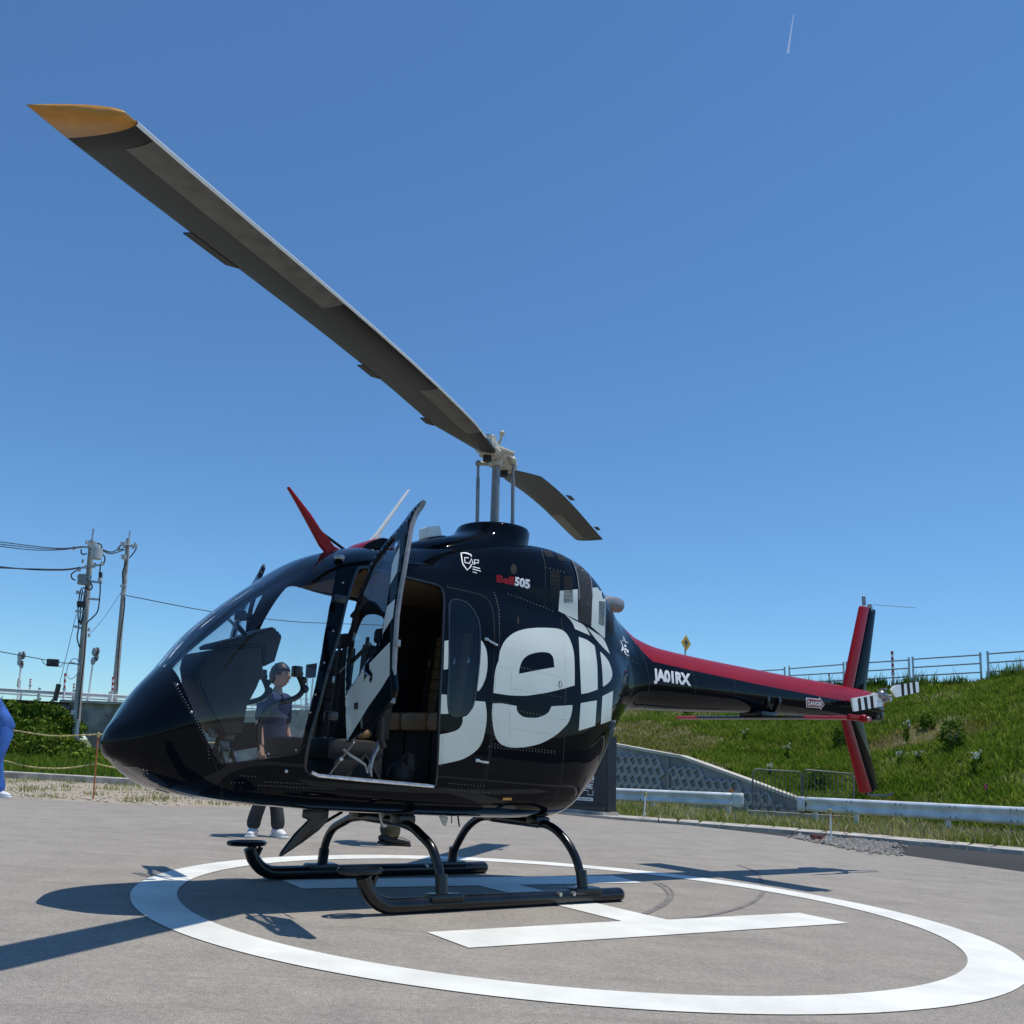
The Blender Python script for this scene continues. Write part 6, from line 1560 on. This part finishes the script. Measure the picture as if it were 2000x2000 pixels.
def person(label, loc, rz, h, top, bottom, shoe, legs, arms, hair=True, head_turn=0, lean=(0, 0), skinny=1., hs=1.):
    """local axes: +x is the way the person faces, +y their left"""
    t = thing('person', label, 'person', loc, rz); k = h/1.75
    def V_(x, y, z): 
        f_ = max(z-.95, 0); return Vector((x*k+lean[0]*f_, y*k+lean[1]*f_, z*k))
    hip = V_(0, 0, .95); nk = V_(.0, 0, 1.50); hd = V_(.02, 0, 1.62)
    vs = [hip, V_(0, 0, 1.12), V_(-.005, 0, 1.30), V_(0, 0, 1.42), nk, V_(.015, 0, 1.555)]; ed = [(0, 1), (1, 2), (2, 3), (3, 4), (4, 5)]
    rd = [(.10*k, .08*k), (.10*k, .08*k), (.12*k, .085*k), (.10*k, .075*k), .052*k, .052*k]
    def chain(pts, rr, start):
        i = start
        for q_, r_ in zip(pts, rr): vs.append(q_); rd.append(r_*k); ed.append((i, len(vs)-1)); i = len(vs)-1
        return i
    hands = []
    for s_, A in zip((1, -1), arms):
        chain([V_(0, s_*.165, 1.41), V_(*A[0]), V_(*A[1])], [.045, .038, .029], 3); hands.append((V_(*A[0]), V_(*A[1])))
    for s_, A in zip((1, -1), legs):
        chain([V_(0, s_*.09, .88), V_(*A[0]), V_(*A[1])], [.07, .052, .038], 0)
    skin('body', vs, ed, rd, M['skin'], t)
    # head with face
    q = MB(); c = hd+Vector((0, 0, .035*k)); Rh = Matrix.Rotation(head_turn, 3, 'Z')
    bm = bmesh.new(); bmesh.ops.create_uvsphere(bm, u_segments=28, v_segments=20, radius=1)
    for w_ in bm.verts:
        x, y, z = w_.co
        sx = .098 if x > 0 else .100; sy = .076; sz = .118
        if z < 0: sy *= 1+.22*z; sx *= 1+.06*z
        nx = x*sx; ny = y*sy; nz = z*sz
        if x > .6:
            nx += .028*math.exp(-((y)/.16)**2-((z+.10)/.16)**2)          # nose
            nx += .008*math.exp(-((y)/.3)**2-((z+.45)/.10)**2)           # lips
            nx -= .010*math.exp(-((abs(y)-.40)/.16)**2-((z-.08)/.14)**2)  # eye sockets
            nx += .006*math.exp(-((z-.24)/.09)**2)                        # brow
            nx += .008*math.exp(-((y)/.3)**2-((z+.75)/.14)**2)           # chin
        w_.co = Rh @ Vector((nx, ny, nz))*k*hs+c
    head = bmobj('head', bm, M['skin'], t, True)
    q = MB()
    for s_ in (1, -1):
        q = MB(); q.ball(Rh @ Vector((.0, s_*.078, -.005))*k*hs+c, .024*k, 8, (1, .45, 1.4)); q.build('ear', M['skin'], t)
        q = MB(); q.ball(Rh @ Vector((.083, s_*.031, .010))*k*hs+c, .0085*k, 8, (.6, 1.5, .6)); q.build('eye', M['black'], t)
        q = MB(); q.tube([Rh @ Vector((.094, s_*.018, .028))*k*hs+c, Rh @ Vector((.088, s_*.045, .028))*k*hs+c], .004*k, 5); q.build('eyebrow', M['hair'], t)
        q = MB(); a_, w_ = hands[0 if s_ > 0 else 1]; d_ = (w_-a_).normalized(); side = d_.cross(Vector((0, 1, 0))).normalized()
        q.tube([w_-d_*.01, w_+d_*.05*k, w_+d_*.085*k], [.026*k, .036*k, .030*k], 8, flat=.55)
        for j, ln in enumerate((.070, .080, .075, .060)):
            b_ = w_+d_*.08*k+side*(j-1.5)*.019*k; q.tube([b_, b_+d_*ln*.5*k+Vector((.006, 0, 0)), b_+d_*ln*k+Vector((.018, 0, -.004))], [.0095*k, .0085*k, .007*k], 6)
        b_ = w_+d_*.025*k+side*-.030*k; q.tube([b_, b_-side*.022*k+d_*.035*k, b_-side*.022*k+d_*.062*k], [.011*k, .010*k, .008*k], 6)
        q.build('hand', M['skin'], t)
    q = MB(); q.tube([Rh @ Vector((.092, -.024, -.052))*k*hs+c, Rh @ Vector((.102, 0, -.056))*k*hs+c, Rh @ Vector((.092, .024, -.052))*k*hs+c], .004*k, 5); q.build('mouth', M['redpaint'], t)
    if hair:
        bm = bmesh.new(); bmesh.ops.create_uvsphere(bm, u_segments=26, v_segments=18, radius=1)
        kill = [w_ for w_ in bm.verts if (w_.co.x > .50 and w_.co.z < .22) or (w_.co.x > .12 and w_.co.z < -.02) or (w_.co.x > -.2 and w_.co.z < -.35) or w_.co.z < -.66]
        bmesh.ops.delete(bm, geom=kill, context='VERTS')
        for w_ in bm.verts:
            n_ = (1+.07*noise.noise(w_.co*5))*hs
            w_.co = Rh @ Vector((w_.co.x*.112-.004, w_.co.y*.090, w_.co.z*.130+.006))*n_*k+c
        o = bmobj('hair', bm, M['hair'], t, True); md = o.modifiers.new('t', 'SOLIDIFY'); md.thickness = .014; md.offset = -1
    # shirt with sleeves
    vs = [V_(0, 0, .86), V_(0, 0, .98), V_(0, 0, 1.14), V_(-.005, 0, 1.30), V_(0, 0, 1.43), V_(0, 0, 1.49)]; ed = [(0, 1), (1, 2), (2, 3), (3, 4), (4, 5)]; rd = [(.175*k*skinny, .14*k), (.175*k*skinny, .14*k), (.17*k*skinny, .13*k), (.19*k*skinny, .135*k), (.15*k, .115*k), .085*k]
    for s_, A in zip((1, -1), arms):
        a_ = Vector(A[0]); chain([V_(0, s_*.175, 1.42), V_(0, s_*.185, 1.40).lerp(V_(*A[0]), .6), V_(*A[0])], [.085, .076, .070], 4)
    skin('shirt', vs, ed, rd, top, t)
    vs = [V_(0, 0, 1.06), V_(0, 0, .93)]; ed = [(0, 1)]; rd = [(.145*k, .12*k), (.155*k, .125*k)]
    for s_, A in zip((1, -1), legs):
        kn, an = V_(*A[0]), V_(*A[1]); chain([V_(0, s_*.095, .84), kn.lerp(V_(0, s_*.095, .84), .5), kn, kn.lerp(an, .5), an+Vector((0, 0, .09)), an+Vector((0, 0, -.015))], [.105, .092, .080, .074, .078, .082], 1)
    skin('trousers', vs, ed, rd, bottom, t, 1)
    for A in legs:
        an = V_(*A[1]); dr = Vector((math.cos(A[2]), math.sin(A[2]), 0))
        q = MB(); g_ = Vector((an.x, an.y, 0))
        q.tube([g_-dr*.075*k+Vector((0, 0, .045)), g_-dr*.04*k+Vector((0, 0, .055)), g_+dr*.03*k+Vector((0, 0, .052)), g_+dr*.11*k+Vector((0, 0, .040)), g_+dr*.175*k+Vector((0, 0, .030))], [.034*k, .050*k, .048*k, .043*k, .026*k], 12, flat=.85)
        q.box(g_+dr*.05*k+Vector((0, 0, .012)), (.27*k, .088*k, .024), Matrix.Rotation(A[2], 3, 'Z'), .011)
        q.tube([g_+Vector((0, 0, .05)), g_+Vector((0, 0, .12*k))], [.045*k, .038*k], 10)
        q.build('shoe', shoe, t)
    return t
f1, f2 = gnd(513, 1635), gnd(556, 1637); mid = (f1+f2)/2-Vector((.0, 0, 0))
side = (f2-f1); ang = math.atan2(side.y, side.x)
# man behind the cockpit: faces right and a little towards us
hw = side.length/2
person('man in a dark blue shirt and white trainers smiling behind the cockpit', mid+Vector((-.10, 0, 0)), R(-24), 1.68, M['shirt'], M['trousers'], M['shoe'],
       [((.03, .10, .50), (hw*.9, .10, .08), R(-30)), ((.02, -.10, .50), (-hw*.9, -.06, .08), R(-70))],
       [((.0, .25, 1.15), (.10, .24, .92)), ((-.02, -.25, 1.15), (.06, -.28, .90))], True, R(2), (.03, 0), .95, 1.08)
mf = gnd(757, 1650)
person('person in camouflage trousers and black boots standing behind the open door', mf, R(10), 1.72, mat('black_jacket', (.02, .02, .022), .8), M['camo'], M['blackshoe'],
       [((.02, .10, .50), (.0, .09, .08), R(-30)), ((.02, -.10, .50), (.04, -.05, .08), R(-10))],
       [((.02, .26, 1.14), (.12, .22, .95)), ((-.04, -.27, 1.15), (.05, -.30, .93))], True, 0)
pf = gnd(-5, 1556)
person('person in a shiny royal blue jumpsuit cut off by the left edge', pf, R(200), 1.75, M['jumpsuit'], M['jumpsuit'], M['shoe'],
       [((.06, .14, .50), (-.02, .16, .08), R(150)), ((.1, -.10, .52), (.16, -.10, .08), 0)],
       [((.12, .28, 1.14), (.30, .22, 1.02)), ((.04, -.27, 1.15), (.20, -.30, .93))], True, 0, (.75, 0), 1.05)
